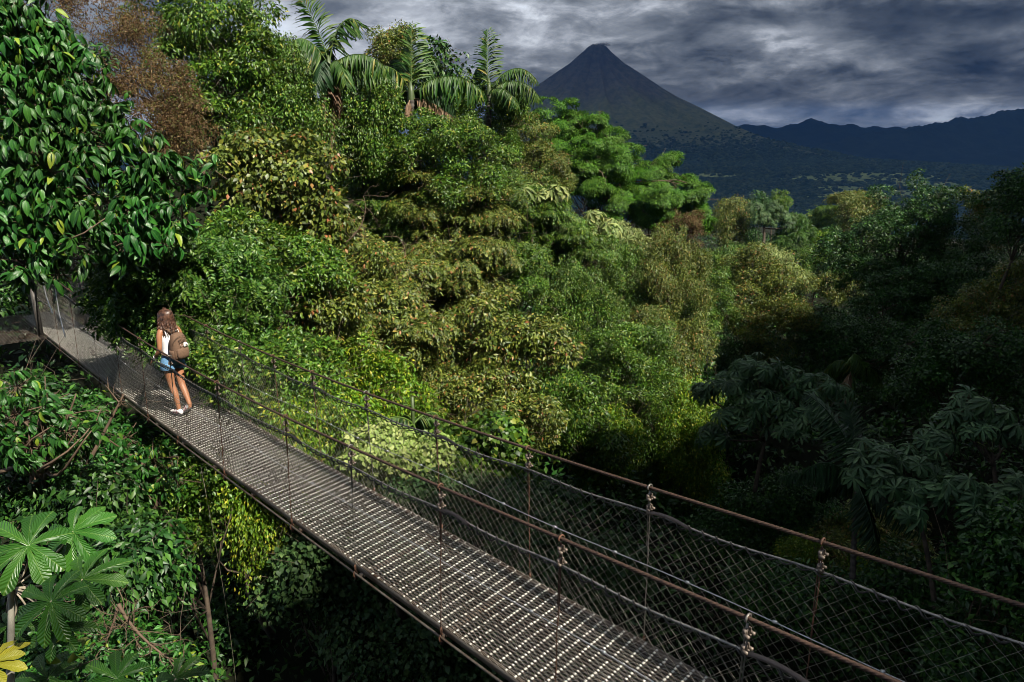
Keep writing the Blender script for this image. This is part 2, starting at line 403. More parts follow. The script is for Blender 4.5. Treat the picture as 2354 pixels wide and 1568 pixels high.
def lobes_world(depth, lobes):
    lw = []
    for l in lobes:
        dd = depth + (l[3] if len(l) > 3 else 0); sq = l[4] if len(l) > 4 else 1.0
        R_ = l[2] * pxm(dd) * .88
        lw.append((at(l[0], l[1], dd), (R_, R_, R_ * sq)))
    return lw
def base_of(depth, lobes, th=None, shift=(0, 0)):
    lw = lobes_world(depth, lobes)
    c = np.mean([w[0] for w in lw], 0); low = min(w[0][2] - w[1][2] for w in lw); Rm = max(w[1][0] for w in lw)
    return np.array([c[0] + shift[0], c[1] + .3 * Rm + shift[1], low - (th if th is not None else Rm * .9 + 1.5)])

KINDS = {
 # kind: (material, template, leaf size, clump radius, options)
 'green':  ('green', 'small', .125, .42, dict(cover=1.25)),
 'leafy':  ('green', 'small', .155, .45, dict(cover=1.15, droop=.6)),
 'lime':   ('lime', 'small', .115, .36, dict(cover=1.25, droop=.6, hang=1.0)),
 'fern':   ('fern', 'sprig', .34, .50, dict(cover=1.9, droop=.5, up=.8)),
 'tier':   ('green', 'sprig', .40, .70, dict(cover=2.0, droop=.35, up=1.2, flat=.28, rough=.3)),
 'tierolive': ('olive', 'sprig', .40, .70, dict(cover=1.9, droop=.4, up=1.2, flat=.28, rough=.3)),
 'olive':  ('olive', 'small', .15, .45, dict(cover=1.2, droop=.5)),
 'oliveround': ('olive', 'round', .15, .42, dict(cover=1.0, droop=.7)),
 'pale':   ('pale', 'narrow', .20, .60, dict(cover=1.5, droop=.8, area=.2)),
 'cream':  ('cream', 'heart', .085, .30, dict(cover=1.6, area=.6, droop=.7)),
 'heart':  ('bluegreen', 'heart', .10, .40, dict(cover=1.15, area=.6, droop=.8)),
 'hearty': ('green', 'heart', .10, .40, dict(cover=1.4, area=.6, droop=.8)),
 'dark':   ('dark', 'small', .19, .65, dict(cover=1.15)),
 'fine':   ('bright', 'small', .19, .62, dict(cover=2.2, up=.8, flat=.6, rough=.35, area=.24, outl=.05)),
 'brown':  ('brown', 'narrow', .10, .38, dict(cover=1.1, area=.2, rough=.9)),
 'vine':   ('olive', 'tiny', .12, .40, dict(cover=1.4, hang=2.2, droop=1.0, flat=1.0)),
 'vinegreen': ('green', 'tiny', .12, .40, dict(cover=1.4, hang=2.2, droop=1.0, flat=1.0)),
 'vinelime': ('lime', 'tiny', .12, .35, dict(cover=1.7, hang=3.0, droop=1.2, flat=1.2)),
 'far':    ('green', 'small', .55, 1.5, dict(cover=1.6)),
}
def tree(label, kind, depth, lobes, name='rainforest_tree', cat='tree', leaf=1.0, clump=1.0, th=None, mat_=None, bark=None, seed=None, gap=0., group=None, trunk_vis=True, shift=(0, 0), smooth_top=False, **over):
    """lobes: (x, y, r[, depth offset[, vertical squash]]) measured on the photo"""
    m_, tpl, size, cl, opt = KINDS[kind]; opt = dict(opt); opt.update(over)
    r = rs(seed if seed is not None else (int(lobes[0][0] * 7 + lobes[0][1] * 13 + depth * 31)) % 99991)
    lw = lobes_world(depth, lobes); c = np.mean([w[0] for w in lw], 0); Rm = max(w[1][0] for w in lw)
    base = base_of(depth, lobes, th, shift)
    root = empty(name, base)
    g = G(); P = crown(g, r, lw if smooth_top else ragged(lw, r), size * leaf * .87, tpl, cl * clump, big_gap=gap, **opt)
    g.obj('crown', LM[mat_ or m_], root, origin=base)
    t = G(); tr = max(.05, Rm * .055); top = c + [0, 0, -Rm * .1]
    sp = limb(t, base - [0, 0, .5], top, tr * 1.4, tr * .6, r, .05, 9, 8)
    for i in r.choice(len(P), min(len(P), 10 + 3 * len(lw)), replace=False):
        a = sp[r.randint(4, 9)]; q = limb(t, a, P[i], tr * .45, tr * .12, r, .10, 6, 5)
        for _ in range(2): limb(t, q[r.randint(2, 5)], P[i] + r.normal(size=3) * cl * 1.1, tr * .16, tr * .05, r, .12, 4, 4)
    for i in r.choice(len(P), min(len(P), 5 + 3 * len(lw)), replace=False):      # bare twigs standing out of the crown
        o_ = unit(P[i] - c + r.normal(size=3) * Rm * .4); q = limb(t, P[i] - o_ * .2, P[i] + o_ * (cl * 1.2 + .25 * Rm) * r.uniform(.5, 1.1), tr * .14, tr * .04, r, .14, 6, 4)
        for _ in range(3): limb(t, q[r.randint(2, 5)], q[r.randint(3, 6)] + unit(o_ + r.normal(size=3) * .8) * Rm * .15, tr * .07, tr * .03, r, .12, 4, 3)
    t.obj('trunk', bark or TWIG if r.rand() < .5 else BARK, root, origin=base, smooth=True)
    tag(root, label, cat, group)
    return root

# ------------------------------------------------------------------ the trees, as a table (kind, depth, lobes on the photo, label, options)
from types import SimpleNamespace
TREES = []
def T(kind, depth, lobes, label, **kw): TREES.append((kind, depth, lobes, label, kw))

# --- left edge and skyline
T('brown', 17, [(235, 40, 105), (330, 130, 100), (400, 215, 70), (300, 235, 80, -1), (440, 290, 60), (390, 320, 60)], 'brown half-bare twiggy tree at the top left behind the glossy-leaved tree', leaf=.9, cover=.6)
T('leafy', 20, [(430, 40, 110), (520, 60, 100), (580, 150, 75), (480, 150, 100), (550, 240, 90), (440, 230, 70)], 'tall dark green leafy tree cut by the top edge, left of the palms', cat='tree')
T('vinegreen', 21, [(650, 150, 45), (660, 230, 70), (690, 300, 70), (620, 300, 70), (600, 345, 60)], 'vine-draped tree with small leaves just left of the leftmost palm trunk')
T('dark', 27, [(780, 250, 80), (850, 250, 70), (830, 330, 80), (770, 390, 70), (880, 370, 60)], 'dark shaded tree behind the trunk of the leftmost palm')
T('vinegreen', 23, [(815, 245, 45), (865, 280, 50), (800, 300, 50), (700, 250, 40), (760, 350, 45), (900, 240, 36)], 'vine-draped tree filling the gap between the left and the middle palm')
T('olive', 26, [(905, 105, 28), (900, 150, 40), (880, 200, 40)], 'small bronze-tinted tree crown between the two left palms', leaf=.8)
T('oliveround', 28, [(1005, 120, 38), (1030, 150, 34), (985, 165, 35), (1020, 200, 35)], 'broad-leaved crown standing against the sky between the middle and right palm', mat_='dark', leaf=1.7, cover=.7, clump=.6)
T('green', 27, [(1060, 235, 60), (1120, 285, 75), (1175, 280, 50), (1040, 290, 60)], 'tree of glinting small leaves right below the rightmost palm')
T('green', 23.5, [(1010, 360, 70), (1090, 380, 80), (1050, 440, 60), (930, 370, 60), (890, 360, 50), (985, 315, 38), (905, 310, 38), (1070, 300, 35)], 'dense dark green tree below the middle palm with a black gap under it', seed=4)
T('olive', 38, [(1215, 310, 65), (1245, 380, 75), (1190, 370, 60)], 'olive green tree wedged between the palms and the broad domed tree', leaf=.95)
T('fine', 52, [(1285, 305, 60), (1345, 335, 72), (1415, 375, 82), (1480, 410, 82), (1535, 445, 75), (1568, 475, 62), (1300, 390, 80, -2), (1400, 440, 80, -3), (1480, 480, 65, -3), (1270, 345, 60), (1590, 500, 40, -1), (1340, 400, 75, -3)], 'broad domed bright green tree in front of the foot of the volcano', th=10)
T('brown', 50, [(1520, 500, 38), (1580, 520, 40), (1380, 490, 40)], 'rusty brown vine-hung shrub at the lower edge of the broad domed tree', leaf=1.8, clump=1.2)
T('pale', 44, [(1420, 545, 40), (1470, 570, 45), (1350, 540, 35)], 'tree with pale whitish leaves directly under the broad domed tree', leaf=1.2, clump=1.0)

# --- middle slope, top to bottom
T('oliveround', 16, [(560, 400, 80), (640, 390, 75), (720, 410, 75), (780, 470, 55), (680, 470, 90), (600, 480, 80), (740, 540, 60)], 'broad olive tree with round leaves, some yellow, right of the glossy-leaved tree')
T('tier', 25, [(900, 430, 70), (850, 480, 55), (930, 490, 75), (900, 540, 70)], 'tree of flat leaf tiers above the fallen bare branch', seed=11)
T('tierolive', 24, [(1000, 500, 70), (1060, 540, 80), (990, 560, 70), (1110, 500, 60)], 'wide tiered tree with drooping olive leaflets in the middle of the slope')
T('green', 34, [(1160, 450, 70), (1220, 470, 65), (1120, 410, 50)], 'small-leaved tree left of the pale-leaved tree, high on the slope', seed=21)
T('tier', 34, [(1270, 510, 65), (1330, 570, 60), (1240, 570, 55)], 'layered green tree below the broad domed tree, left of the pale leaves')
T('vine', 36, [(1530, 570, 60), (1500, 640, 60), (1570, 640, 60), (1560, 590, 50)], 'vine-covered slope tree hanging down below the rusty shrub')
T('vinegreen', 36, [(1440, 630, 60), (1400, 590, 50), (1460, 700, 60)], 'vine-covered tree left of the slope edge, under the pale leaves')
T('green', 38, [(1610, 640, 50), (1620, 700, 55), (1590, 740, 55)], 'green tree on the outer edge of the lit slope', seed=5)
T('green', 14.5, [(640, 590, 80), (560, 580, 75), (720, 620, 70)], 'dense green shrub tree under the round-leaved olive tree', cover=1.7)
T('olive', 19, [(820, 580, 60), (870, 630, 75), (800, 650, 70)], 'olive tree with a red-brown tinge beside the bare branch', leaf=.9)
T('tierolive', 22, [(980, 640, 75), (1050, 650, 80), (1110, 610, 60), (930, 690, 60)], 'second tiered olive tree, one step lower in the middle of the slope', seed=32)
T('green', 28, [(1180, 580, 60), (1200, 650, 70), (1150, 690, 50)], 'tree with a steep shaded left side right of the tiered trees')
T('vinegreen', 31, [(1310, 660, 65), (1350, 720, 70), (1280, 730, 60)], 'rounded creeper-clad tree in the lit part of the slope right of centre')
T('olive', 19.5, [(1150, 760, 85), (1230, 780, 80), (1100, 830, 80), (1190, 850, 85), (1040, 800, 60)], 'large khaki tree with pointed leaf whorls at the centre of the picture', leaf=1.1)
T('green', 27, [(1400, 800, 80), (1450, 850, 85), (1370, 870, 70), (1480, 780, 60)], 'bright small-leaved tree right of the khaki tree', seed=2)
T('vine', 31, [(1560, 790, 60), (1540, 860, 65), (1500, 740, 50)], 'brownish vine-hung tree at the outer lit edge below the green edge tree')
T('fern', 12.5, [(400, 610, 75), (470, 640, 80), (350, 670, 70), (540, 660, 70)], 'ferny green bank of leaflets just behind the walker', name='fern_thicket', cat='thicket', th=2)
T('fern', 12.5, [(470, 740, 75), (540, 770, 80), (420, 740, 60), (600, 830, 60)], 'lower ferny thicket seen through the far net right of the walker', name='fern_thicket', cat='thicket', th=2, seed=77)
T('olive', 15, [(700, 700, 70), (760, 720, 75), (690, 770, 60), (640, 690, 60)], 'olive bush with reddish young leaves above the middle of the far cable', leaf=.9, seed=41)
T('tierolive', 17, [(870, 720, 70), (930, 770, 70), (850, 790, 65), (900, 830, 60)], 'low tiered tree above the far cable left of the khaki tree', seed=9)
T('lime', 15.5, [(800, 850, 65), (870, 880, 75), (940, 900, 65), (780, 800, 50)], 'yellow-green vine bush right above the far cable', name='vine_bush', cat='bush')
T('green', 19, [(1060, 930, 80), (1130, 960, 85), (990, 900, 60), (1200, 960, 70)], 'khaki green leafy tree just above the far cable at the centre', mat_='olive', seed=6)
T('leafy', 22, [(1280, 900, 80), (1330, 960, 85), (1260, 970, 70), (1360, 1030, 70)], 'leafy tree right of the centre with its foot in the shade of the ravine', mat_='green')
T('lime', 23, [(1390, 960, 50), (1420, 1020, 55), (1370, 1060, 50)], 'rounded yellow-green tree at the border of the shade', leaf=1.1, seed=15)
T('vinelime', 27, [(1590, 900, 45), (1610, 970, 45), (1580, 1040, 45), (1620, 1080, 35), (1560, 960, 40)], 'tall curtain of yellow-green vines at the edge of the shade', name='vine_curtain', cat='vine', trunk_vis=False)
T('vinegreen', 28, [(1500, 920, 60), (1500, 1000, 60), (1480, 1080, 55)], 'dark green creeper column left of the yellow vine curtain')
T('green', 11.5, [(560, 860, 60), (620, 900, 70), (680, 860, 60)], 'low green shrub behind the far net between walker and yellow-green bush', name='shrub', cat='shrub', leaf=.8)
T('lime', 11.5, [(700, 950, 60), (760, 990, 70), (820, 970, 60)], 'yellow-green shrub seen through the net left of the cream-leaved bush', name='shrub', cat='shrub', leaf=.8, seed=19)
T('cream', 10.8, [(870, 1050, 50), (930, 1060, 65), (980, 1090, 60), (840, 1030, 40)], 'cream and light green leaved bush seen through the far net', name='bush', cat='bush', th=2)
T('hearty', 11.2, [(1080, 1060, 75), (1150, 1090, 75), (1040, 1110, 60), (1130, 1030, 55)], 'green heart-leaved creeper bush right of the cream-leaved bush', name='bush', cat='bush', th=2)
T('hearty', 10.2, [(1060, 1180, 75), (1150, 1190, 80), (1230, 1230, 80), (980, 1160, 60), (1330, 1270, 80), (1420, 1330, 70)], 'dull green heart-leaved vine mass seen through the net to the right of the deck', name='vine_mass', cat='vine', mat_='bluegreen', th=3, cover=1.2, leaf=.8)
# --- below and left of the deck; dark leaf colours stand in for shade
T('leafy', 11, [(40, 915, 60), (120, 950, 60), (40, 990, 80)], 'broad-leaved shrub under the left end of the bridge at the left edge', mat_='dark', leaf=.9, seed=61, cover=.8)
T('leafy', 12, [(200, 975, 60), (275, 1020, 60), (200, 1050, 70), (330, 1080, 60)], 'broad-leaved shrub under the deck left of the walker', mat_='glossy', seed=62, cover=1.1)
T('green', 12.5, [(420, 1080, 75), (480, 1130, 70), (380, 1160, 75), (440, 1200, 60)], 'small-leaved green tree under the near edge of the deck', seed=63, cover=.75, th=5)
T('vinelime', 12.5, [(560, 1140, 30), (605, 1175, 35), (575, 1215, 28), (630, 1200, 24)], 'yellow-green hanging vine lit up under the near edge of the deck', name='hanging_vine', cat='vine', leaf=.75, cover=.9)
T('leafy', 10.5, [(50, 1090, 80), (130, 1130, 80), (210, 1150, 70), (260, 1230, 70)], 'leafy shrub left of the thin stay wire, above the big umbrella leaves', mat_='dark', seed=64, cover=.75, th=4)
T('heart', 12.5, [(690, 1270, 60), (760, 1310, 70), (680, 1350, 60), (830, 1360, 70), (900, 1410, 75)], 'dark heart-leaved creeper in the shade directly below the deck', name='vine_mass', cat='vine', cover=.8, th=6)
T('heart', 12, [(950, 1450, 80), (860, 1470, 75), (1020, 1500, 75), (1080, 1540, 60)], 'dark heart-leaved creeper at the bottom edge below the deck', name='vine_mass', cat='vine', seed=66, cover=.8, th=6)
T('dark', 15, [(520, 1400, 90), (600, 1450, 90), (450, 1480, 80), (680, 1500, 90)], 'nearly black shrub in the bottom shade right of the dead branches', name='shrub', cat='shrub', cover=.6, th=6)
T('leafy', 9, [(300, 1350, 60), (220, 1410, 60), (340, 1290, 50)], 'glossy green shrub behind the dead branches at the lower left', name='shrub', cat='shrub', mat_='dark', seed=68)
T('leafy', 8, [(270, 1530, 60), (340, 1545, 60), (180, 1520, 50), (90, 1560, 60)], 'low shrub of shiny leaves along the bottom edge at the lower left', name='shrub', cat='shrub', mat_='glossy', leaf=.7, seed=69)
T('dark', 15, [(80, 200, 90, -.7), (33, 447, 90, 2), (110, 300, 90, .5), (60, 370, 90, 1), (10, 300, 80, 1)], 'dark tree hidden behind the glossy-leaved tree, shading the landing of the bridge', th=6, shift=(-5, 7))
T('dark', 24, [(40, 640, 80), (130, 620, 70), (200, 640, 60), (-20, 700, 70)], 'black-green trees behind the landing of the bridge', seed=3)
# --- the shaded right side
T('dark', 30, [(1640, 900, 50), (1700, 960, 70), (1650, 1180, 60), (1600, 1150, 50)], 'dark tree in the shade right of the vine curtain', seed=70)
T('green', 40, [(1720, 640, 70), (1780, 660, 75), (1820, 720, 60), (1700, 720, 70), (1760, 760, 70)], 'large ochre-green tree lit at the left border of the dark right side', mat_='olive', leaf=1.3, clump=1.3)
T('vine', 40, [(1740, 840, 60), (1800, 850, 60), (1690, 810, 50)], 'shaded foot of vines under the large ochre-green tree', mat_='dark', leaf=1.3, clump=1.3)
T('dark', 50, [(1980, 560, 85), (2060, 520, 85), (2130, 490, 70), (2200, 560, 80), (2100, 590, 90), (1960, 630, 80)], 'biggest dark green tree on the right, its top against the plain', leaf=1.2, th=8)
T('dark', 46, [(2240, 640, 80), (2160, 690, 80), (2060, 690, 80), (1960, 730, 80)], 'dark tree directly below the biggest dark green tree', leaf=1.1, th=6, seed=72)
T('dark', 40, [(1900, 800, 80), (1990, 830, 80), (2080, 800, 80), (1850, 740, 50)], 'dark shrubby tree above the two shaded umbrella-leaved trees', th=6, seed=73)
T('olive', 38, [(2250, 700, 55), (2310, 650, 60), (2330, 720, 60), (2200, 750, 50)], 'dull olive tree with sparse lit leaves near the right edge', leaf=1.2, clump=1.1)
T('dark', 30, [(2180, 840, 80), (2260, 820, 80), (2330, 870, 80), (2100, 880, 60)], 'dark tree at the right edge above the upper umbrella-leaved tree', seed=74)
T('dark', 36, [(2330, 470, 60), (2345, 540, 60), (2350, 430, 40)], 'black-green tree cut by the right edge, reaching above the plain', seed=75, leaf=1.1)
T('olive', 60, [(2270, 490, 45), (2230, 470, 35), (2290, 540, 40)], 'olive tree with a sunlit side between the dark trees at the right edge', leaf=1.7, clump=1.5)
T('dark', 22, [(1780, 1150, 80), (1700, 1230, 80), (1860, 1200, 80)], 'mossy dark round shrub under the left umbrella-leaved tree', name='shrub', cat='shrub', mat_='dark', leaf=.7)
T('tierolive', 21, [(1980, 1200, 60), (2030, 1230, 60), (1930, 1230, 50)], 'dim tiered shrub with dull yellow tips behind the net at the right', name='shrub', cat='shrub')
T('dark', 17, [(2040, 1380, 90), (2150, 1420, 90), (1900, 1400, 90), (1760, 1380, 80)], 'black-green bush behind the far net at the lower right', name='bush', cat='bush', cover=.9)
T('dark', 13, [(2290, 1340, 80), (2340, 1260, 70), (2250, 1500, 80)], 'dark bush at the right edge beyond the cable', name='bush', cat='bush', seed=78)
T('lime', 20, [(1960, 1290, 22), (1990, 1310, 20), (1830, 1250, 22)], 'small bright green sprig catching light in the right shade', name='sprig', cat='plant', leaf=.7, cover=.8)
# --- beyond the ravine, right of the domed tree
D = [
 ('vine', 95, [(1680, 470, 32), (1670, 510, 30), (1690, 545, 28)], 'khaki vine-hung tree standing right beside the broad domed tree', 2.6),
 ('dark', 105, [(1735, 500, 28), (1720, 545, 26), (1745, 470, 18)], 'dark green tree between the khaki vine tree and the white-stemmed tree', 1.9),
 ('green', 120, [(1790, 462, 18), (1780, 480, 20)], 'small bright round crown above the white-stemmed tree', 2.4),
 ('fern', 100, [(1820, 520, 28), (1840, 550, 26), (1800, 560, 25)], 'yellow-green sloping crown right of the white-stemmed tree', 2.0),
 ('tier', 110, [(1900, 500, 26), (1880, 530, 28), (1920, 540, 26)], 'dark layered tree left of the flat-topped tree', 2.2),
 ('vine', 100, [(1990, 490, 26), (1960, 520, 28), (2010, 470, 16), (1950, 480, 22)], 'olive vine-covered tree with a crooked open top near the green fields', 2.6),
 ('tierolive', 104, [(1955, 452, 20, 0, .45), (1935, 455, 15, 0, .45), (1970, 448, 14, 0, .45)], 'flat-topped olive tree standing out against the green fields', 1.7),
 ('green', 85, [(1880, 590, 35), (1930, 600, 36), (1850, 620, 34)], 'green tree in the middle of the sunlit group beyond the ravine', 2.0),
 ('pale', 80, [(1800, 620, 32), (1770, 600, 30), (1830, 640, 26)], 'greyish green tree just above the large ochre-green tree', 1.9),
 ('vinegreen', 82, [(1700, 590, 34), (1690, 630, 32), (1660, 600, 26)], 'hanging green tree touching the edge of the lit slope beyond the ravine', 2.4),
 ('lime', 88, [(1900, 555, 22), (1925, 570, 22)], 'yellow-green bushy crown in front of the dark layered tree', 2.2),
 ('olive', 75, [(1950, 650, 30), (1910, 660, 28)], 'dim olive crown left of the biggest dark green tree', 1.9),
 ('green', 110, [(2050, 500, 20), (2030, 515, 20)], 'green crown peeping out left of the top of the biggest dark tree', 2.2),
]
for k_, dp_, lb_, la_, lf_ in D: T(k_, dp_, lb_, la_, leaf=lf_, clump=lf_ * 1.05, th=5)

# ------------------------------------------------------------------ terrain
HH = unit([SUN_DIR.x, SUN_DIR.y]); PP = np.array([-HH[1], HH[0]])     # horizontal sun direction, and across it
def bases_all():
    B = [base_of(dp, lb, kw.get('th'), kw.get('shift', (0, 0))) for (_, dp, lb, _, kw) in TREES]
    # bridge abutment hill at the upper left, rising slope behind the skyline trees, ravine floor
    B += [np.array(p, float) for p in [(-17, 21, -4.9), (-19, 24, -4.3), (-14, 19.5, -5.6), (-30, 30, 3), (-15, 40, 4), (0, 60, -4), (20, 90, -18), (60, 70, -24), (45, 40, -20), (90, 120, -32), (0, 120, -30), (-80, 60, 8),
          (8, 12, -22), (2, 6, -20), (-3, 5, -20), (-5, 8, -19), (-2, 9, -20), (-8, 6, -15), (-5, 11, -17), (12, 2, -22), (20, 14, -20), (14, 25, -22), (-14, 8, -9), (-12, 0, -8), (0, -8, -16), (12, -12, -12), (-10, -20, -2)]]
    return np.array(B)
def build_ground():
    B = bases_all()
    n = 300
    t = np.linspace(-1, 1, n); ax = np.sign(t) * (70 * np.abs(t) + 16000 * np.abs(t) ** 7 + 900 * np.abs(t) ** 4)
    X, Y = np.meshgrid(ax, ax + 25)
    Pq = np.stack([X.ravel(), Y.ravel()], 1)
    d2 = ((Pq[:, None] - B[None, :, :2]) ** 2).sum(-1) + 2.0
    w = 1 / d2 ** 1.6; z = (w * B[None, :, 2]).sum(1) / w.sum(1)
    near = np.clip((np.sqrt((Pq ** 2).sum(1)) - 150) / 600, 0, 1); near = near * near * (3 - 2 * near)
    z = z * (1 - near) - 150 * near
    # unseen forested ridge added towards the sun, crest shaped to shade the ravine
    a = Pq @ PP; h = Pq @ HH
    crest = np.interp(a, [-60, -12, 2.1, 2.5, 3.8, 4.1, 4.5, 8, 12, 17, 23, 27, 40, 60, 95, 140, 260], [16, 25, 28.0, 20.3, 20.3, 26, 29.2, 28.6, 28.6, 28.8, 26.6, 29.8, 31.0, 32.0, 34.0, 30, -20])  # dip in the crest lets the sun through onto the bridge
    crest = crest + (np.sin(a * .9) * .7 + np.sin(a * .37 + 1) * .9) * (np.abs(a - 3.2) > 2)
    dist = (h - np.interp(a, [0, 60, 140], [24, 22, 26])) ; rid = np.where(dist < 0, np.exp(-(dist / 7.5) ** 2), np.exp(-(dist / 60) ** 2))
    z = z * (1 - rid) + np.maximum(z, crest) * rid
    z += (np.sin(Pq[:, 0] * .7 + np.sin(Pq[:, 1] * .5)) * .25)
    V = np.stack([Pq[:, 0], Pq[:, 1], z], 1)
    i = np.arange(n - 1)[:, None] * n + np.arange(n - 1)[None]; i = i.ravel()
    Fq = np.stack([i, i + 1, i + n + 1, i + n], 1)
    m, t_ = mat('forest_floor')
    geo = t_.n('ShaderNodeNewGeometry')
    mp = t_.n('ShaderNodeMapping', ins={'Vector': geo.outputs['Position'], 'Scale': (.0011, .0028, .001)})
    n1 = t_.n('ShaderNodeTexNoise', ins={'Vector': mp.outputs[0], 'Scale': 1.0, 'Detail': 6.0, 'Roughness': .6})
    n2 = t_.n('ShaderNodeTexNoise', ins={'Vector': geo.outputs['Position'], 'Scale': .02, 'Detail': 6.0, 'Roughness': .7})
    c = t_.ramp(n2.outputs[0], [(.35, (.028, .042, .020)), (.65, (.060, .080, .035))])
    c = t_.mix(t_.ramp(n1.outputs[0], [(.42, (0, 0, 0)), (.58, (1, 1, 1))]), c, t_.mix(.5, c, (.05, .075, .03)))
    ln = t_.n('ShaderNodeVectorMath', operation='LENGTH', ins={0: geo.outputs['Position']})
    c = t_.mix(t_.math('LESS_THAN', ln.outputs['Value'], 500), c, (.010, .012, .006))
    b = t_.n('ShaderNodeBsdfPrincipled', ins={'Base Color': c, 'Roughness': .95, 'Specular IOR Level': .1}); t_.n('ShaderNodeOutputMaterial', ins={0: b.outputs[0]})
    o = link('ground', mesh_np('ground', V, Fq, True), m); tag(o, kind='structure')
    return ax, z.reshape(n, n), B
GAX, GZ, GB = build_ground()
def ground_z(x, y):
    """bilinear height of the ground sheet"""
    x = np.asarray(x, float); y = np.asarray(y, float)
    i = np.clip(np.searchsorted(GAX, x) - 1, 0, len(GAX) - 2); j = np.clip(np.searchsorted(GAX + 25, y) - 1, 0, len(GAX) - 2)
    u = (x - GAX[i]) / (GAX[i + 1] - GAX[i]); v = (y - GAX[j] - 25) / (GAX[j + 1] - GAX[j])
    return (GZ[j, i] * (1 - u) + GZ[j, i + 1] * u) * (1 - v) + (GZ[j + 1, i] * (1 - u) + GZ[j + 1, i + 1] * u) * v

# ------------------------------------------------------------------ volcano, hills, plain
VC = np.array([at(1372, 105, 7000)[0], at(1372, 105, 7000)[1]]); VD = float(VC[1]); MPP = VD / CP * 1.0 / (F / K) * CP
VTAB = []
for px_, h_ in zip([0, 13, 20, 30, 68, 128, 188, 248, 318, 378, 440, 560, 760, 1100, 1500], [254, 256, 254, 243, 208, 168, 127, 95, 61, 38, 20, -6, -19, -42, -70]):
    t_ = (784 - (361 - h_)) / 1569.; dn = CP + t_ * SP; VTAB.append((px_ / 1569. / dn * VD, VD * (t_ * CP - SP) / dn))
VTAB = np.array(VTAB)
def vprof(r): return np.interp(r, VTAB[:, 0], VTAB[:, 1])
def build_far():
    # volcano: a heightfield in polar rings with gullies
    nr, na = 150, 420
    r = np.concatenate([[1], np.linspace(30, 5200, nr - 1) ** 1.0]); th = np.arange(na) / na * 2 * np.pi
    R_, TH = np.meshgrid(r, th, indexing='ij')
    g = rs(3); amp = np.zeros_like(R_)
    for k_, a_ in ((9, .9), (17, .8), (31, .7), (53, .5), (83, .35), (127, .2)):
        ph = g.rand() * 6.28; ph2 = g.rand() * 6.28
        amp += a_ * (1 - 2 * np.abs(np.sin(TH * k_ / 2 + ph + .5 * np.sin(R_ / 900 + ph2) + .25 * np.sin(R_ / 260 + ph))))
    env = np.clip(R_ / 900, 0, 1) * np.exp(-(R_ / 2600) ** 2)
    Z = vprof(R_) + amp * 24 * env + 6 * np.sin(TH * 5 + 1) * (R_ < 140)
    V = np.stack([VC[0] + R_ * np.cos(TH), VC[1] + R_ * np.sin(TH), Z], -1).reshape(-1, 3)
    i = np.arange(nr - 1)[:, None] * na; j = np.arange(na)[None]; j2 = (j + 1) % na
    Fq = np.stack([i + j, i + na + j, i + na + j2, i + j2], -1).reshape(-1, 4)
    m, t = mat('volcano_slopes'); geo = t.n('ShaderNodeNewGeometry'); pos = geo.outputs['Position']
    sz = t.n('ShaderNodeSeparateXYZ', ins={0: pos}).outputs[2]
    n1 = t.n('ShaderNodeTexNoise', ins={'Vector': pos, 'Scale': .0022, 'Detail': 7.0, 'Roughness': .62}).outputs[0]
    n2 = t.n('ShaderNodeTexNoise', ins={'Vector': pos, 'Scale': .016, 'Detail': 6.0, 'Roughness': .7}).outputs[0]
    h = t.math('ADD', t.math('MULTIPLY', sz, 1 / 1100.0), t.math('MULTIPLY', t.math('ADD', n1, -.5), .55))
    c = t.ramp(h, [(.02, (.045, .062, .038)), (.22, (.070, .086, .044)), (.42, (.080, .094, .058)), (.60, (.062, .068, .072)), (.85, (.042, .050, .064))])
    c = t.mix(t.ramp(n2, [(.40, (0, 0, 0)), (.62, (1, 1, 1))]), c, t.mix(1.0, c, (1.9, 1.7, 1.5), 'MULTIPLY'))
    bp = t.n('ShaderNodeBump', ins={'Height': n2, 'Strength': 1.0, 'Distance': 22.0})
    b = t.n('ShaderNodeBsdfPrincipled', ins={'Base Color': c, 'Roughness': .95, 'Specular IOR Level': .1, 'Normal': bp.outputs[0]}); t.n('ShaderNodeOutputMaterial', ins={0: b.outputs[0]})
    o = link('mountain', mesh_np('volcano', V, Fq, True), m); tag(o, kind='structure'); o["label"] = "steep grey-blue volcano cone under the clouds"
    # hill ranges
    mh = simple('hill_forest', (.035, .05, .035), .95, var=.5, scale=.004, spec=.05)
    def ridge(depth, prof, thick, seed, base_dy=378):
        xs = np.array([p[0] for p in prof], float); ys = np.array([p[1] for p in prof], float)
        X = np.linspace(xs[0], xs[-1], 420); gg = rs(seed)
        Yp = np.interp(X, xs, ys) + sum(gg.normal() * a * np.sin(X / f + gg.rand() * 6) for f, a in ((37, 1.6), (17, 1.3), (8, .9), (3.3, .5), (1.9, .35)))
        top = np.array([at(x, y, depth) for x, y in zip(X, Yp)]); ks = np.linspace(-1, 1, 41); V = []
        for k_ in ks:
            zz = -150 + (top[:, 2] + 150) * (1 - np.abs(k_)) ** 1.15 * (1 + .0 * k_)
            if abs(k_) > 0: zz = zz + 26 * np.sin(top[:, 0] / 190 + 7 * np.sin(k_ * 5)) * (1 - abs(k_)) * abs(k_) * 4 + 14 * np.sin(top[:, 0] / 71 + k_ * 31) * abs(k_) * (1 - abs(k_)) * 4
            V.append(np.stack([top[:, 0] * (1 + .0 * k_), top[:, 1] + k_ * thick, zz], 1))
        V = np.concatenate(V); nn = len(X); ii = (np.arange(40)[:, None] * nn + np.arange(nn - 1)[None]).ravel()
        o = link('hills', mesh_np('hills', V, np.stack([ii, ii + 1, ii + nn + 1, ii + nn], 1), True), mh); tag(o, kind='structure')
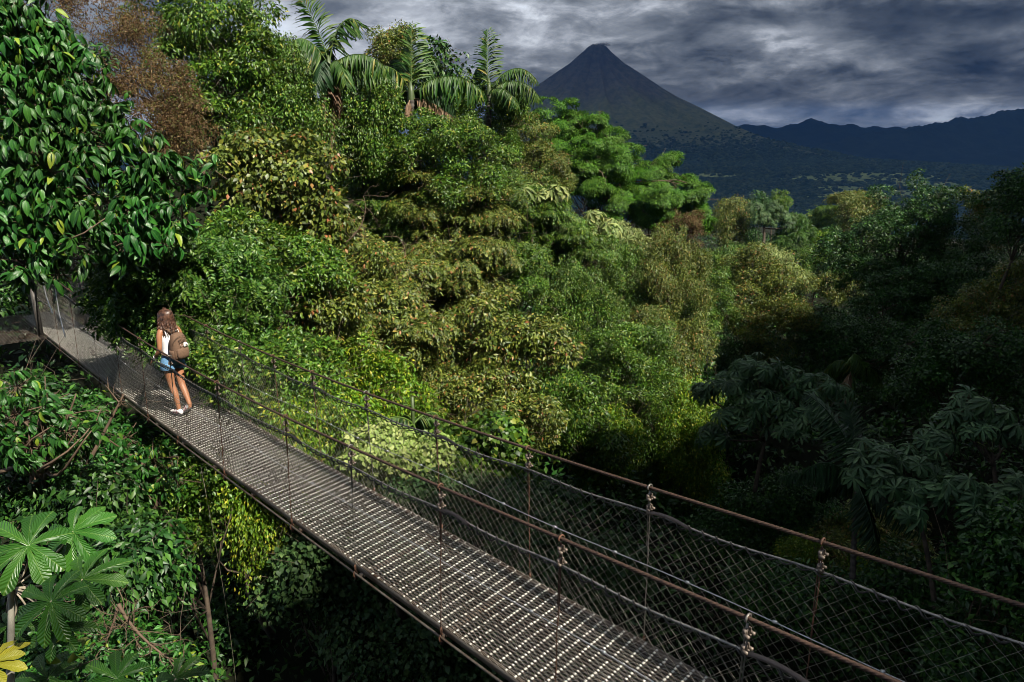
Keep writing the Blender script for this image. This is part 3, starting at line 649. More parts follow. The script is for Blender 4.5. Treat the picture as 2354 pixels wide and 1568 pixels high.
    ridge(14300, [(1300, 330), (1500, 310), (1640, 296), (1690, 290), (1730, 286), (1770, 293), (1800, 292), (1840, 280), (1866, 273), (1890, 276), (1905, 286), (1950, 286), (1980, 292), (2040, 292), (2120, 296), (2300, 300), (2600, 310)], 2600, 5)
    ridge(12500, [(1750, 372), (1850, 345), (1950, 318), (2040, 298), (2100, 293), (2130, 286), (2180, 277), (2210, 270), (2240, 272), (2280, 260), (2320, 253), (2370, 250), (2450, 262), (2600, 258), (2900, 280)], 1900, 8)
    # plain: one far-off wood of many small crowns
    g = rs(12); N = 150000
    dist = 800 * (9.0 ** g.rand(N)); az = np.radians(-12 + 56 * g.rand(N)); x = dist * np.sin(az); y = dist * np.cos(az)
    FIELDS = [(1990, 410, 190, 12), (2130, 426, 90, 8), (1925, 434, 60, 7), (2030, 448, 140, 11), (1880, 455, 60, 7), (2190, 455, 70, 7), (2000, 470, 90, 8), (1640, 405, 60, 6), (2290, 440, 60, 6)]
    surf = lambda x, y: np.where(np.hypot(x - VC[0], y - VC[1]) < 5150, np.maximum(vprof(np.hypot(x - VC[0], y - VC[1])), ground_z(x, y)), ground_z(x, y))
    zc_ = surf(x, y); dep = y * CP - zc_ * SP; sx_ = 1177 + x / dep * 1569; sy_ = 784 - (zc_ * CP + y * SP) / dep * 1569
    field = np.max([1 - ((sx_ - a_) / (b_ * (1 + .15 * np.sin(sy_ * .9)))) ** 2 - ((sy_ - c_) / d_) ** 2 for a_, c_, b_, d_ in FIELDS], 0)
    vol = np.hypot(x - VC[0], y - VC[1]) < 5000
    isf = (field > 0)
    keep = ~(isf & (g.rand(N) < .88)); x, y, dist, vol = x[keep], y[keep], dist[keep], vol[keep]
    z = np.where(vol, np.maximum(vprof(np.hypot(x - VC[0], y - VC[1])), ground_z(x, y)), ground_z(x, y))
    ok = z < 40 + 260 * g.rand(len(z)) ** 3; x, y, z, dist = x[ok], y[ok], z[ok], dist[ok]; n = len(x)
    rad = (3 + 5.5 * g.rand(n) ** 1.5) * (.8 + dist / 4500)
    t8 = []; 
    for lat, k_ in ((-.2, 5), (.55, 5)):
        for q in range(k_): a_ = (q + (.5 if lat > 0 else 0)) / k_ * 2 * np.pi; t8.append([math.cos(a_) * math.sqrt(1 - lat * lat), math.sin(a_) * math.sqrt(1 - lat * lat), lat])
    t8.append([0, 0, 1]); t8 = np.array(t8)
    Ft = [[q, (q + 1) % 5, 5 + q] for q in range(5)] + [[(q + 1) % 5, 5 + (q + 1) % 5, 5 + q] for q in range(5)] + [[5 + q, 5 + (q + 1) % 5, 10] for q in range(5)]
    Pv = t8[None] * rad[:, None, None] * (.75 + .5 * g.rand(n, 11, 1)) * np.array([1.1, 1.1, .85]) + np.stack([x, y, z + rad * .3], 1)[:, None]
    Ff = np.array(Ft)[None] + (np.arange(n) * 11)[:, None, None]
    m, t = mat('far_wood'); geo = t.n('ShaderNodeNewGeometry')
    c = t.ramp(geo.outputs['Random Per Island'], [(0, (.012, .026, .014)), (.7, (.03, .05, .024)), (.97, (.055, .072, .03))])
    b = t.n('ShaderNodeBsdfPrincipled', ins={'Base Color': c, 'Roughness': .95, 'Specular IOR Level': .1}); t.n('ShaderNodeOutputMaterial', ins={0: b.outputs[0]})
    o = link('forest', mesh_np('forest', Pv.reshape(-1, 3), Ff.reshape(-1, 3)), m); tag(o, 'dark far-off wood covering the plain at the foot of the volcano', 'forest', kind='stuff')
    # open grassland between the woods
    mf, t = mat('grassland'); geo = t.n('ShaderNodeNewGeometry'); nz = t.n('ShaderNodeTexNoise', ins={'Vector': geo.outputs['Position'], 'Scale': .012, 'Detail': 5.0, 'Roughness': .65})
    b = t.n('ShaderNodeBsdfPrincipled', ins={'Base Color': t.ramp(nz.outputs[0], [(.35, (.10, .145, .05)), (.65, (.22, .26, .10))]), 'Roughness': .95, 'Specular IOR Level': .1}); t.n('ShaderNodeOutputMaterial', ins={0: b.outputs[0]})
    g = rs(2)
    for q, (a_, c_, b_, d_) in enumerate(FIELDS):
        th = np.arange(48) / 48 * 2 * np.pi; wob = 1 + .10 * np.sin(3 * th + q) + .07 * np.sin(7 * th + 2 * q) + .04 * g.normal(size=48); P_ = []
        for k_ in range(48):
            yy = c_ + d_ * math.sin(th[k_]) * wob[k_] * 1.1; xx = a_ + b_ * math.cos(th[k_]) * wob[k_] * 1.05; ry = at(xx, yy, 1.0); kk_ = 2000.0
            while kk_ < 9000 and (ry * kk_)[2] > surf(*(ry * kk_)[:2]) + 3 + .1 * q: kk_ += 12
            P_.append(ry * kk_)
        P_ = np.array(P_); cc = P_.mean(0); V = np.concatenate([P_, cc[None]]); Ff_ = np.array([[k_, (k_ + 1) % 48, 48] for k_ in range(48)])
        o = link('field', mesh_np('field', V, Ff_), mf); tag(o, kind='structure')
    # steam at the summit
    g = rs(9); gg = G()
    sp_, fp = (np.array([[0, 0, 1.]]), None)
    ico = []; import bmesh
    bm = bmesh.new(); bmesh.ops.create_icosphere(bm, subdivisions=3, radius=1); Vi = np.array([v.co[:] for v in bm.verts]); Fi = np.array([[v.index for v in f.verts] for f in bm.faces]); bm.free()
    c0 = at(1376, 104, VD / CP)
    for q in range(26):
        u = q / 25; c = at(1360 + 42 * u, 103.5 - 2.0 * math.sin(u * 3) + g.normal() * .8, 7000); rr = (12 + 13 * math.sin(u * 3)) * (.6 + .6 * g.rand())
        gg.add(Vi * np.array([1.9, 1.2, .42]) * rr * (1 + .12 * np.sin(Vi[:, :1] * 7 + q)) + c, Fi)
    ms, t = mat('steam'); b = t.n('ShaderNodeBsdfDiffuse', ins={'Color': (1, 1, 1, 1)}); tr = t.n('ShaderNodeBsdfTransparent'); lw = t.n('ShaderNodeLayerWeight', ins={'Blend': .45})
    f = t.math('MULTIPLY', t.math('SUBTRACT', 1.0, lw.outputs['Facing']), .30)
    mx = t.n('ShaderNodeMixShader', ins={0: f, 1: tr.outputs[0], 2: b.outputs[0]}); t.n('ShaderNodeOutputMaterial', ins={0: mx.outputs[0]})
    o = gg.obj('smoke', ms, smooth=True); tag(o, 'thin white steam drifting off the volcano summit', 'smoke', kind='stuff')
    # unseen cloud bank added to keep the sun off volcano, plain and hills
    nx = 90; X, Y = np.meshgrid(np.linspace(-7000, 24000, nx), np.linspace(-1300, 14200, nx)); g = rs(4)
    edge = np.minimum.reduce([(X + 7000) / 1500, (24000 - X) / 1500, (Y + 1300 + 350 * np.sin(X / 1100)) / 900, (14200 - Y) / 900]).clip(0.001, 1)
    bump = sum(a_ * np.sin(X / f + g.rand() * 6 + np.sin(Y / f * .8 + g.rand() * 6)) for f, a_ in ((1900, 70), (900, 50), (450, 30), (260, 16)))
    zt = 3700 + bump * 2 - 350 * (1 - np.sqrt(edge)); zb = 3400 - bump * .7 + 300 * (1 - np.sqrt(edge)) ; zb = np.minimum(zb, zt - 8)
    V = np.concatenate([np.stack([X, Y, zt], -1).reshape(-1, 3), np.stack([X, Y, zb], -1).reshape(-1, 3)])
    i = (np.arange(nx - 1)[:, None] * nx + np.arange(nx - 1)[None]).ravel(); Fq = np.stack([i, i + 1, i + nx + 1, i + nx], 1)
    bd = np.concatenate([np.arange(nx), np.arange(1, nx) * nx + nx - 1, (nx - 1) * nx + np.arange(nx - 2, -1, -1), np.arange(nx - 2, 0, -1) * nx]); b2 = np.roll(bd, -1); o_ = nx * nx
    Fs = np.stack([bd, bd + o_, b2 + o_, b2], 1)
    mc, t = mat('cloud'); d_ = t.n('ShaderNodeBsdfDiffuse', ins={'Color': (.8, .8, .8, 1)}); tl = t.n('ShaderNodeBsdfTranslucent', ins={'Color': (.8, .85, .95, 1)})
    mx = t.n('ShaderNodeMixShader', ins={0: .5, 1: d_.outputs[0], 2: tl.outputs[0]}); t.n('ShaderNodeOutputMaterial', ins={0: mx.outputs[0]})
    o = link('clouds', mesh_np('clouds', V, [Fq, (Fq + o_)[:, ::-1], Fs], True), mc); tag(o, 'unseen grey cloud bank added to shade the volcano and plain', 'clouds', kind='stuff')
build_far()
def build_haze():
    g = G(); lo, hi = np.array([-16500, -16100, -190.]), np.array([16600, 19800, 1230.])
    g.box((lo + hi) / 2, *((hi - lo) / 2))
    m = bpy.data.materials.new('haze'); m.use_nodes = True; t = NT(m.node_tree)
    v = t.n('ShaderNodeVolumePrincipled', ins={'Color': (.11, .34, .95, 1), 'Density': HAZE, 'Anisotropy': 0.0})
    t.n('ShaderNodeOutputMaterial', ins={'Volume': v.outputs[0]})
    o = g.obj('haze', m); tag(o, 'bluish haze over the valley', 'haze', kind='stuff')
HAZE = 5e-5
build_haze()

# ------------------------------------------------------------------ the hanging bridge
BD = np.array([.68, -.733, 0]) / math.hypot(.68, .733); BN = np.array([.733, .68, 0]) / math.hypot(.68, .733)
CN_, CF_ = 2.76, 3.62
def cub(pts, deg=4):
    p = np.array(pts, float); return np.poly1d(np.polyfit(p[:, 0], p[:, 1], deg))
Z_DECK = cub([(3, -3.3), (1.5, -3.36), (0, -3.42), (-2.87, -3.54), (-5, -3.66), (-8.3, -3.86), (-11.56, -4.03), (-14.65, -4.17), (-17.8, -4.28), (-19.7, -4.37), (-24, -4.5)], 4)
Z_RN = cub([(3, -1.85), (1.5, -1.93), (-.66, -2.1), (-1.3, -2.13), (-2.53, -2.27), (-3.76, -2.37), (-5.17, -2.49), (-6.45, -2.58), (-8.34, -2.70), (-10.16, -2.73), (-13.2, -2.75), (-14.75, -2.73), (-18, -2.63), (-22, -2.45)], 5)
Z_RF = cub([(3, -1.8), (1.5, -1.88), (-.39, -2.01), (-1.32, -2.1), (-2.53, -2.22), (-3.71, -2.31), (-4.98, -2.41), (-6.27, -2.48), (-9.75, -2.6), (-11.1, -2.61), (-14.1, -2.56), (-17, -2.47), (-22, -2.3)], 5)
def zd(s, c): return Z_DECK(s) + (c - CN_) / .86 * .085
def bp(s, c, z): 
    s, c, z = np.broadcast_arrays(np.asarray(s, float), np.asarray(c, float), np.asarray(z, float))
    return s[..., None] * BD + c[..., None] * BN + z[..., None] * np.array([0, 0, 1.0])
S0, S1 = -24.0, 3.0
def build_bridge():
    RUST = simple('rusty_cable', (.075, .042, .028), .62, .25, var=.6, scale=40, bump=.3)
    WIRE = simple('weathered_wire', (.30, .28, .25), .42, .75, var=.6, scale=25)
    NETM = simple('net_wire', (.50, .46, .40), .45, .5, var=.45, scale=14)
    STEEL = simple('galvanised_steel', (.55, .56, .58), .35, .8, var=.4, scale=20)
    BAR = simple('grating_bar', (.13, .112, .092), .55, .3, var=.6, scale=3.5, col2=(.07, .042, .026))
    ZIG = simple('grating_lattice', (.27, .27, .27), .42, .6, var=.5, scale=6)
    NODE = simple('worn_glint_node', (.62, .60, .54), .38, .15, var=.35, scale=9)
    LACE = simple('lacing', (.075, .068, .062), .55, .3, var=.5, scale=30)
    HRUST = simple('rusty_hanger', (.13, .062, .036), .7, .2, var=.55, scale=22, bump=.4)
    org = bp(-10, 3.2, -4.2); root = empty('hanging_bridge', org)
    tag(root, 'narrow hanging bridge with steel grating deck and chain-link sides', 'footbridge')
    def ob(g, name, m, parent=root, smooth=False):
        return g.obj(name, m, parent, smooth, origin=org)
    # deck: bars along, zigzag strips between them, worn nodes where they meet, sun glints painted in their pale colour
    ss = np.linspace(S0, S1, 136); nb = 27; cs = np.linspace(CN_ + .012, CF_ - .012, nb); g = G(); gz = G(); gn = G()
    for c in cs:
        z = zd(ss, c); q = [bp(ss, c - .0016, z), bp(ss, c + .0016, z), bp(ss, c + .0016, z - .026), bp(ss, c - .0016, z - .026)]
        V = np.stack(q, 1).reshape(-1, 3); i = np.arange(len(ss) - 1)[:, None] * 4; j = np.arange(4)[None]
        g.add(V, np.stack([i + j, i + (j + 1) % 4, i + 4 + (j + 1) % 4, i + 4 + j], -1).reshape(-1, 4))
    pitch = .1; rows = np.arange(S0 + .05, S1, pitch)
    for b in range(nb - 1):
        s = np.arange(S0 + .05, S1, pitch / 2); side = (np.arange(len(s)) % 2)
        c = np.where(side == 0, cs[b] + .003, cs[b + 1] - .003)
        gz.tube(bp(s, c, zd(s, c) - .004), .0019, 3, cap=False)
    r = rs(5); sN, cN = np.meshgrid(rows, cs, indexing='ij'); sN = sN.ravel() + r.normal(size=sN.size) * .002; cN = cN.ravel()
    k = r.rand(len(sN)) > .05 + .35 * (np.sin(sN * 2.3) * np.sin(cN * 9 + sN) > .72); sN, cN = sN[k], cN[k]
    bx = np.array([[sx, sy, sz] for sz in (-1, 1) for sy in (-1, 1) for sx in (-1, 1)], float)
    bf = np.array([[0, 2, 3, 1], [4, 5, 7, 6], [0, 1, 5, 4], [2, 6, 7, 3], [0, 4, 6, 2], [1, 3, 7, 5]])
    base = bp(sN, cN, zd(sN, cN) + .002); ln = .0115 * (.6 + .6 * r.rand(len(sN)))
    V = base[:, None] + bx[None, :, :1] * ln[:, None, None] * BN * .95 + bx[None, :, 1:2] * .0078 * BD + bx[None, :, 2:] * .0035 * np.array([0, 0, 1])
    gn.add(V.reshape(-1, 3), (bf[None] + (np.arange(len(sN)) * 8)[:, None, None]).reshape(-1, 4))
    deck = ob(g, 'deck', BAR); ob(gz, 'lattice', ZIG, deck); ob(gn, 'rivets', NODE, deck)
    for c, sg in ((CN_, -1), (CF_, 1)):
        g = G(); z = zd(ss, c); c1 = c + sg * .006
        for (c2, zt, w, h) in ((c1, .004, .0025, .055), (c1 - sg * .03, .001, .004, .03)):
            q = [bp(ss, c2 - w, z + zt), bp(ss, c2 + w, z + zt), bp(ss, c2 + w, z - h), bp(ss, c2 - w, z - h)]
            V = np.stack(q, 1).reshape(-1, 3); i = np.arange(len(ss) - 1)[:, None] * 4; j = np.arange(4)[None]
            g.add(V, np.stack([i + j, i + (j + 1) % 4, i + 4 + (j + 1) % 4, i + 4 + j], -1).reshape(-1, 4))
        g.tube(bp(ss, c1 + sg * .03, z - .075), .011, 6)
        ob(g, 'edge_rail', BAR)
    g = G()
    for s in np.arange(S0 + .4, S1, 1.24):
        a, b = bp(s, CN_ - .03, zd(s, CN_) - .07), bp(s, CF_ + .03, zd(s, CF_) - .07)
        g.box((a + b) / 2, .02, np.linalg.norm(b - a) / 2, .02, X=BD, Y=unit(b - a))
    ob(g, 'cross_beams', BAR)
    near_s = [2.6, 1.2, -.05, -1.3, -2.53, -3.76, -5.08, -6.4, -8.32, -10.12, -11.6, -13.15, -14.8, -16.6, -18.6, -20.8]
    far_s = [2.5, 1.1, -.1, -1.32, -2.5, -3.71, -4.98, -6.25, -7.5, -8.62, -9.75, -11.1, -12.6, -14.1, -15.8, -17.6, -19.6]
    dense = np.arange(S0 + 1.5, S1 + .001, .02)
    cl = G(); cl.box((0, 0, 0), .011, .026, .016); 
    th = np.linspace(0, np.pi, 9); U = np.stack([np.zeros(9), .018 * np.cos(th), .024 * np.sin(th)], 1)
    cl.tube(np.concatenate([[[0, .018, -.03]], U, [[0, -.018, -.03]]]) + [0.012, 0, 0], .0055, 6)
    for y in (-.026, .026): cl.tube([[.0, y, -.014], [.034, y, -.014]], .011, 6)
    for y in (-.018, .018): cl.tube([[.012, y, -.032], [.012, y, -.018]], .0105, 6)
    clamp_me = cl.mesh('clamp', True); clamp_me.materials.append(simple('clamp_metal', (.20, .16, .13), .55, .4, var=.5, scale=50))
    rotz = math.atan2(BD[1], BD[0])
    for (c, ZR, hs, sg) in ((CN_, Z_RN, near_s, -1), (CF_, Z_RF, far_s, 1)):
        g = G(); fin = np.arange(S0 + 1.5, S1, .0062); g.tube(bp(fin, c, ZR(fin)), .0105, 20, lobes=5, twist=42, amp=.28); ob(g, 'main_cable', RUST, smooth=True)
        # net cable, sagging a touch between hangers, with its lacing
        hs_ = np.array(sorted(hs)); ph = np.interp(dense, hs_, np.arange(len(hs_)))
        zl = lambda s: ZR(s) - .185 - .022 * np.sin(np.pi * np.interp(s, hs_, np.arange(len(hs_)))) ** 2
        g = G(); g.tube(bp(dense, c, zl(dense)), .0075, 8, lobes=4, twist=30, amp=.15); nc = ob(g, 'net_cable', WIRE, smooth=True)
        g = G(); sh = np.arange(S0 + 1.6, S1, .008); a = sh / .105 * 2 * np.pi + .6 * np.sin(sh * 3.1)
        rr = .017 + .005 * np.sin(sh * 5.3)
        g.tube(bp(sh, c + rr * np.cos(a), zl(sh) - .012 + rr * np.sin(a)), .0060, 5); ob(g, 'lacing', LACE, nc, True)
        for s in hs_[::2]:      # splice of thicker rope beside some hangers
            g = G(); q = s + np.linspace(.0, .34, 14); g.tube(bp(q, c - .012, zl(q) + .022 * np.sin(np.linspace(0, np.pi, 14))), .0125, 7); ob(g, 'splice', simple('splice', (.16, .12, .10), .6, .2) if 'splice' not in bpy.data.materials else bpy.data.materials['splice'], nc, True)
        # mid wire with small clips
        zm = lambda s: (ZR(s) + zd(s, c)) / 2 + .012 * np.sin(s * 2.2)
        g = G(); q = dense[::4]; g.tube(bp(q, c + sg * .008, zm(q)), .0032, 5)
        for s in np.arange(S0 + 2, S1, .62): g.tube([bp(s - .012, c + sg * .008, zm(s)), bp(s + .012, c + sg * .008, zm(s) + .004)], .011, 6)
        ob(g, 'mid_wire', STEEL, smooth=True)
        # chain-link net, each wire a zigzag, meeting its neighbours at the knots
        w = .045; wires = np.arange(S0 + 1.6, S1, w); nrow = 12; g = G(); g2 = G(); t = np.linspace(0, 1, nrow * 2 + 1); r = rs(31)
        for q, s in enumerate(wires):
            side = np.where(np.arange(len(t)) % 2 == 0, -.5, .5) * (1 if q % 2 else -1)
            sx = s + side * w * 1.04 + .006 * np.sin(t * 7 + s * 2) + .012 * np.sin(s * .9 + t * 3)
            bow = .035 * np.sin(np.pi * t) * np.sin(s * 2.5)
            cc = c + bow * .5 + np.where(np.arange(len(t)) % 2 == 0, .003, -.003)
            zz = zl(sx) * (1 - t) + (zd(sx, c) - .01) * t
            g.tube(bp(sx, cc, zz), .0013, 3, cap=False)
        ob(g, 'chain_link_net', NETM)
        # hangers
        for q, s in enumerate(hs_):
            g = G(); top = bp(s, c, ZR(s)); bot = bp(s, c + sg * .036, zd(s, c) - .03); n = 9
            th = np.linspace(-.3, np.pi + .3, 9); lo = np.array([top + BN * .024 * math.cos(a_) + np.array([0, 0, .024]) * math.sin(a_) for a_ in th]); g.tube(lo, .0065, 6)
            for o_ in (-.0065, .0065):
                pts = np.array([top + BD * o_ * (1.0 if k_ else .4) + (bot - top) * (k_ / n * .34 + .02) for k_ in range(n + 1)]); g.tube(pts, .0042, 6)
            tt = np.linspace(.33, 1, 8)[:, None]; g.tube(top + (bot - top) * tt + np.stack([r.normal(size=3) * .002 for _ in range(8)]), .0044, 6, lobes=3, twist=60)
            hg = g.obj('hanger', HRUST if (q % 3) else WIRE, root, True, origin=org)
            for f in ((.05, .115) if s > -9 else (.07,)):
                o = bpy.data.objects.new('clamp', clamp_me); C.objects.link(o); o.parent = hg; o.location = Vector(top + (bot - top) * f - org); o.rotation_euler = (0, 0, rotz + math.pi / 2 * (1 if sg < 0 else -1) * .0 + r.normal() * .4); o.scale = (.9,) * 3
            g = G(); b0 = bot + np.array([0, 0, .05])
            g.tube([b0, b0 - [0, 0, .03], bot - [0, 0, .02]], [.009, .013, .009], 7)
            th = np.linspace(0, 2 * np.pi, 13); g.tube(np.array([bot - np.array([0, 0, .05]) + BN * .02 * math.cos(a_) + np.array([0, 0, .034]) * math.sin(a_) for a_ in th]), .0075, 6)
            g.tube([bot - BD * .02 - [0, 0, .075], bot + BD * .02 - [0, 0, .075]], .012, 6)
            g.tube([bot - [0, 0, .08], bot - [0, 0, .105]], [.010, .013], 6)
            sk = g.obj('shackle', HRUST, hg, True, origin=org)
    # stay wires running down to the forest floor
    for (a, b) in (((350, 1240, 8.5), (402, 1500, 13)), ((462, 1075, 9.4), (546, 1600, 13.5)), ((113, 1080, 11), (131, 1185, 13))):
        A_, B_ = at(*a), at(*b); t = np.linspace(0, 1, 12)[:, None]; g = G(); g.tube(A_ + (B_ - A_) * t + np.sin(np.pi * t) * np.array([.05, 0, -.08]), .0045, 5); ob(g, 'stay_wire', simple('stay', (.30, .27, .20), .6, .2) if 'stay' not in bpy.data.materials else bpy.data.materials['stay'])
    # landing at the upper left: two rods, a portal post and a wider platform of the same grating
    g = G()
    for (x, y, y2) in ((126, 656, 775), (97, 640, 720)):
        d_ = 15.5; g.tube([at(x, y, d_), at(x + 9, (y + y2) / 2, d_ - .6), at(x + 24, y2, d_ - 1.4)], .012, 6)
    ob(g, 'tie_rods', STEEL)
    g = G()
    for c in np.linspace(CN_ - 1.4, CF_ + .6, 46):
        s = np.linspace(-24.6, -19.6 - max(0, (CN_ - c)) * .8, 12) ; g.tube(bp(s, c, Z_DECK(s) - .02), .004, 4)
    for s in np.arange(-24.5, -20, .09): g.tube([bp(s, CN_ - 1.4, Z_DECK(s) - .015), bp(s, CF_ + .6, Z_DECK(s) - .015)], .0042, 3)
    ob(g, 'landing_platform', BAR)
    g = G()
    for c in (CN_ - .1, CF_ + .1): g.box(bp(-20.6, c, Z_DECK(-20.6) + .55), .06, .06, .95, X=BD, Y=BN)
    ob(g, 'portal_post', LACE)
build_bridge()

# ------------------------------------------------------------------ the walker
def skinned(name, joints, edges, material, parent, sub=2, root=0):
    me = bpy.data.meshes.new(name); me.from_pydata([j[:3] for j in joints], edges, []); o = link(name, me, material, parent)
    md = o.modifiers.new('skin', 'SKIN'); md.use_smooth_shade = True
    for i, v in enumerate(me.skin_vertices[0].data):
        rr = joints[i][3]; v.radius = (rr, rr) if np.isscalar(rr) else rr; v.use_root = (i == root)
    sb = o.modifiers.new('sub', 'SUBSURF'); sb.levels = sub; sb.render_levels = sub
    return o
def ering(c, rx, ry, k=20, tilt=0.0, pw=2.0):
    th = np.arange(k) / k * 2 * np.pi; cx, sy = np.cos(th), np.sin(th)
    x = np.sign(cx) * np.abs(cx) ** (2 / pw) * rx; y = np.sign(sy) * np.abs(sy) ** (2 / pw) * ry
    return np.stack([c[0] + x, c[1] + y, c[2] + y * tilt], 1)
def build_person():
    px, py = 431, 952; lo, hi = 5, 20                     # solve the depth where the sight line meets the deck
    for _ in range(40):
        m_ = (lo + hi) / 2; p = at(px, py, m_); s_ = p @ BD; 
        if p[2] > Z_DECK(s_) + .045: lo = m_
        else: hi = m_
    foot = at(px, py, lo); print('walker', foot, 's', foot @ BD, 'c', foot @ BN)
    yaw = math.radians(62); root = empty('person', foot); root.rotation_euler = (0, 0, yaw); root.scale = (1.0,) * 3
    tag(root, 'woman in white tank top and denim shorts with brown backpack walking over the bridge', 'person')
    # shift so that the planted feet stand at the origin
    SH = np.array([0, .20, 0])
    skin, t = mat('skin'); b = t.n('ShaderNodeBsdfPrincipled', ins={'Base Color': (.31, .135, .068, 1), 'Roughness': .48, 'Subsurface Weight': .05, 'Subsurface Radius': (.02, .008, .004)}); t.n('ShaderNodeOutputMaterial', ins={0: b.outputs[0]})
    J = []; Ed = []
    def j(x, y, z, r, par=None):
        J.append((x + SH[0], y + SH[1], z + SH[2], r)); i = len(J) - 1
        if par is not None: Ed.append((par, i))
        return i
    pel = j(0, 0, .93, (.135, .10)); sp1 = j(0, .01, 1.05, (.105, .085), pel); sp2 = j(0, .0, 1.18, (.115, .09), sp1); ch = j(0, 0, 1.29, (.125, .09), sp2)
    nb_ = j(0, 0, 1.385, (.075, .06), ch); nk = j(0, .01, 1.44, .048, nb_); nk2 = j(0, .025, 1.485, .048, nk)
    hd = j(0, .04, 1.545, (.072, .085), nk2); hd2 = j(0, .035, 1.605, (.074, .088), hd); hd3 = j(0, .03, 1.645, (.05, .06), hd2)
    j(0, .125, 1.53, .012, hd)         # nose
    for sd in (-1, 1):
        sh = j(.135 * sd, -.005, 1.37, .052, nb_); ua = j(.175 * sd, -.015, 1.28, .045, sh); el = j(.20 * sd, -.03, 1.10, .036, ua)
        fa = j(.20 * sd, .05, 1.01, .033, el); wr = j(.185 * sd, .15, .93, .022, fa); pm = j(.18 * sd, .19, .90, (.016, .030), wr); pm2 = j(.178 * sd, .225, .875, (.015, .032), pm)
        for k_, (ox, ln_) in enumerate(((-.028, .065), (-.010, .075), (.010, .07), (.026, .055))):
            f1 = j(.178 * sd + ox * .35, .235 + .0 * ox, .868 + ox * .8, .0085, pm2); f2 = j(.175 * sd + ox * .35, .235 + ln_ * .5, .848 + ox * .9, .008, f1); j(.168 * sd + ox * .3, .235 + ln_ * .75, .815 + ox * .9, .007, f2)
        t1 = j(.16 * sd, .205, .915, .0095, pm); j(.145 * sd, .235, .905, .0085, t1)
    # left leg forward and planted, right leg trailing with the heel up
    hl = j(-.085, .0, .86, .098, pel); tl = j(-.085, .0, .70, .078, hl); kl = j(-.075, -.015, .475, .055, tl); cl_ = j(-.07, -.07, .34, .053, kl); al = j(-.065, -.10, .09, .033, cl_); j(-.065, -.04, .04, (.036, .03), al)
    hr = j(.085, .0, .86, .098, pel); tr = j(.075, -.03, .70, .078, hr); kr = j(.045, -.09, .48, .055, tr); cr = j(.03, -.17, .36, .052, kr); ar = j(.01, -.28, .16, .032, cr); j(.01, -.24, .08, (.034, .03), ar)
    body = skinned('body', J, Ed, skin, root, 2)
    # hair: cap plus long wavy locks to below the shoulders
    hm, t = mat('hair'); tc = t.n('ShaderNodeTexCoord'); nz = t.n('ShaderNodeTexNoise', ins={'Vector': tc.outputs['Object'], 'Scale': 28.0, 'Detail': 3.0})
    b = t.n('ShaderNodeBsdfPrincipled', ins={'Base Color': t.ramp(nz.outputs[0], [(.35, (.026, .012, .008)), (.65, (.10, .048, .030))]), 'Roughness': .38}); t.n('ShaderNodeOutputMaterial', ins={0: b.outputs[0]})
    g = G(); r = rs(8); hc = np.array([0, .028, 1.585]) + SH
    for q in range(300):
        a_ = math.radians(-205 + 230 * r.rand()); a_ = math.radians(r.uniform(-200, 20)); el_ = r.uniform(.05, 1.0); rad = .098
        st = hc + np.array([math.cos(a_) * .084 * math.cos(el_ * 1.4), math.sin(a_) * .098 * math.cos(el_ * 1.4), .085 * math.sin(el_ * 1.4)])
        top = hc + np.array([0, .01, .098]); n = 15; pts = []
        end = np.array([math.cos(a_) * .115, min(.02, math.sin(a_) * .125) , 0]); zend = r.uniform(1.27, 1.41) - .03 * abs(math.sin(a_))
        for k_ in range(n):
            u = k_ / (n - 1); z_ = hc[2] + .098 - u * (hc[2] + .098 - zend)
            ph = min(1, u * 3.0); rr_ = math.sin(ph * math.pi / 2)
            wv = .020 * math.sin(u * 13 + q * 1.7) * max(0, u - .3) * 1.6
            pts.append([hc[0] + math.cos(a_) * (.088 * rr_ + .052 * u) + wv, hc[1] + math.sin(a_) * (.100 * rr_ + .030 * u) + wv * .7, z_ if u > .3 else hc[2] + .100 * math.cos(ph * math.pi / 2 * .9) + .0])
        pts = np.array(pts); pts[0] = top + r.normal(size=3) * .01
        g.tube(pts, np.interp(np.linspace(0, 1, n), [0, .15, .8, 1], [.005, .0085, .008, .003]), 5)
    hr_ = [ering(hc + [0, 0, z_], .086 * w_, .098 * w_, 20) for z_, w_ in ((-.09, .8), (-.05, .95), (0, 1.0), (.04, .93), (.07, .75), (.09, .45), (.099, .12))]; 
    for R_ in hr_: R_[:, 1] -= np.where(R_[:, 1] > hc[1] + .03, .03, 0) * (R_[:, 2] < hc[2] + .05)
    g.loft(hr_); g.obj('hair', hm, root, True)
    # tank top
    wt = simple('white_cotton', (.80, .80, .82), .8, var=.08, scale=60, bump=.15); g = G()
    g.loft([ering(SH + [0, .005, z_], a_, b_, 28, 0) for z_, a_, b_ in ((.955, .150, .118), (1.03, .130, .108), (1.10, .128, .106), (1.18, .138, .110), (1.25, .146, .112), (1.30, .140, .106))], cap=False)
    for x_ in (-.105, -.075, .075, .105):
        g.tube([SH + [x_ * 1.05, -.098, 1.29], SH + [x_, -.085, 1.34], SH + [x_ * .98, -.045, 1.405], SH + [x_ * .98, .01, 1.428], SH + [x_, .07, 1.39], SH + [x_ * 1.05, .10, 1.29]], .0085, 6)
    tp = g.obj('tank_top', wt, root, True); sm = tp.modifiers.new('thick', 'SOLIDIFY'); sm.thickness = .003
    # denim shorts
    dn = simple('denim', (.12, .27, .46), .85, var=.35, scale=45, bump=.3); g = G()
    g.loft([ering(SH + [0, 0, z_], a_, b_, 28) for z_, a_, b_ in ((.985, .140, .112), (.94, .158, .125), (.88, .178, .135), (.84, .186, .136), (.815, .186, .13))])
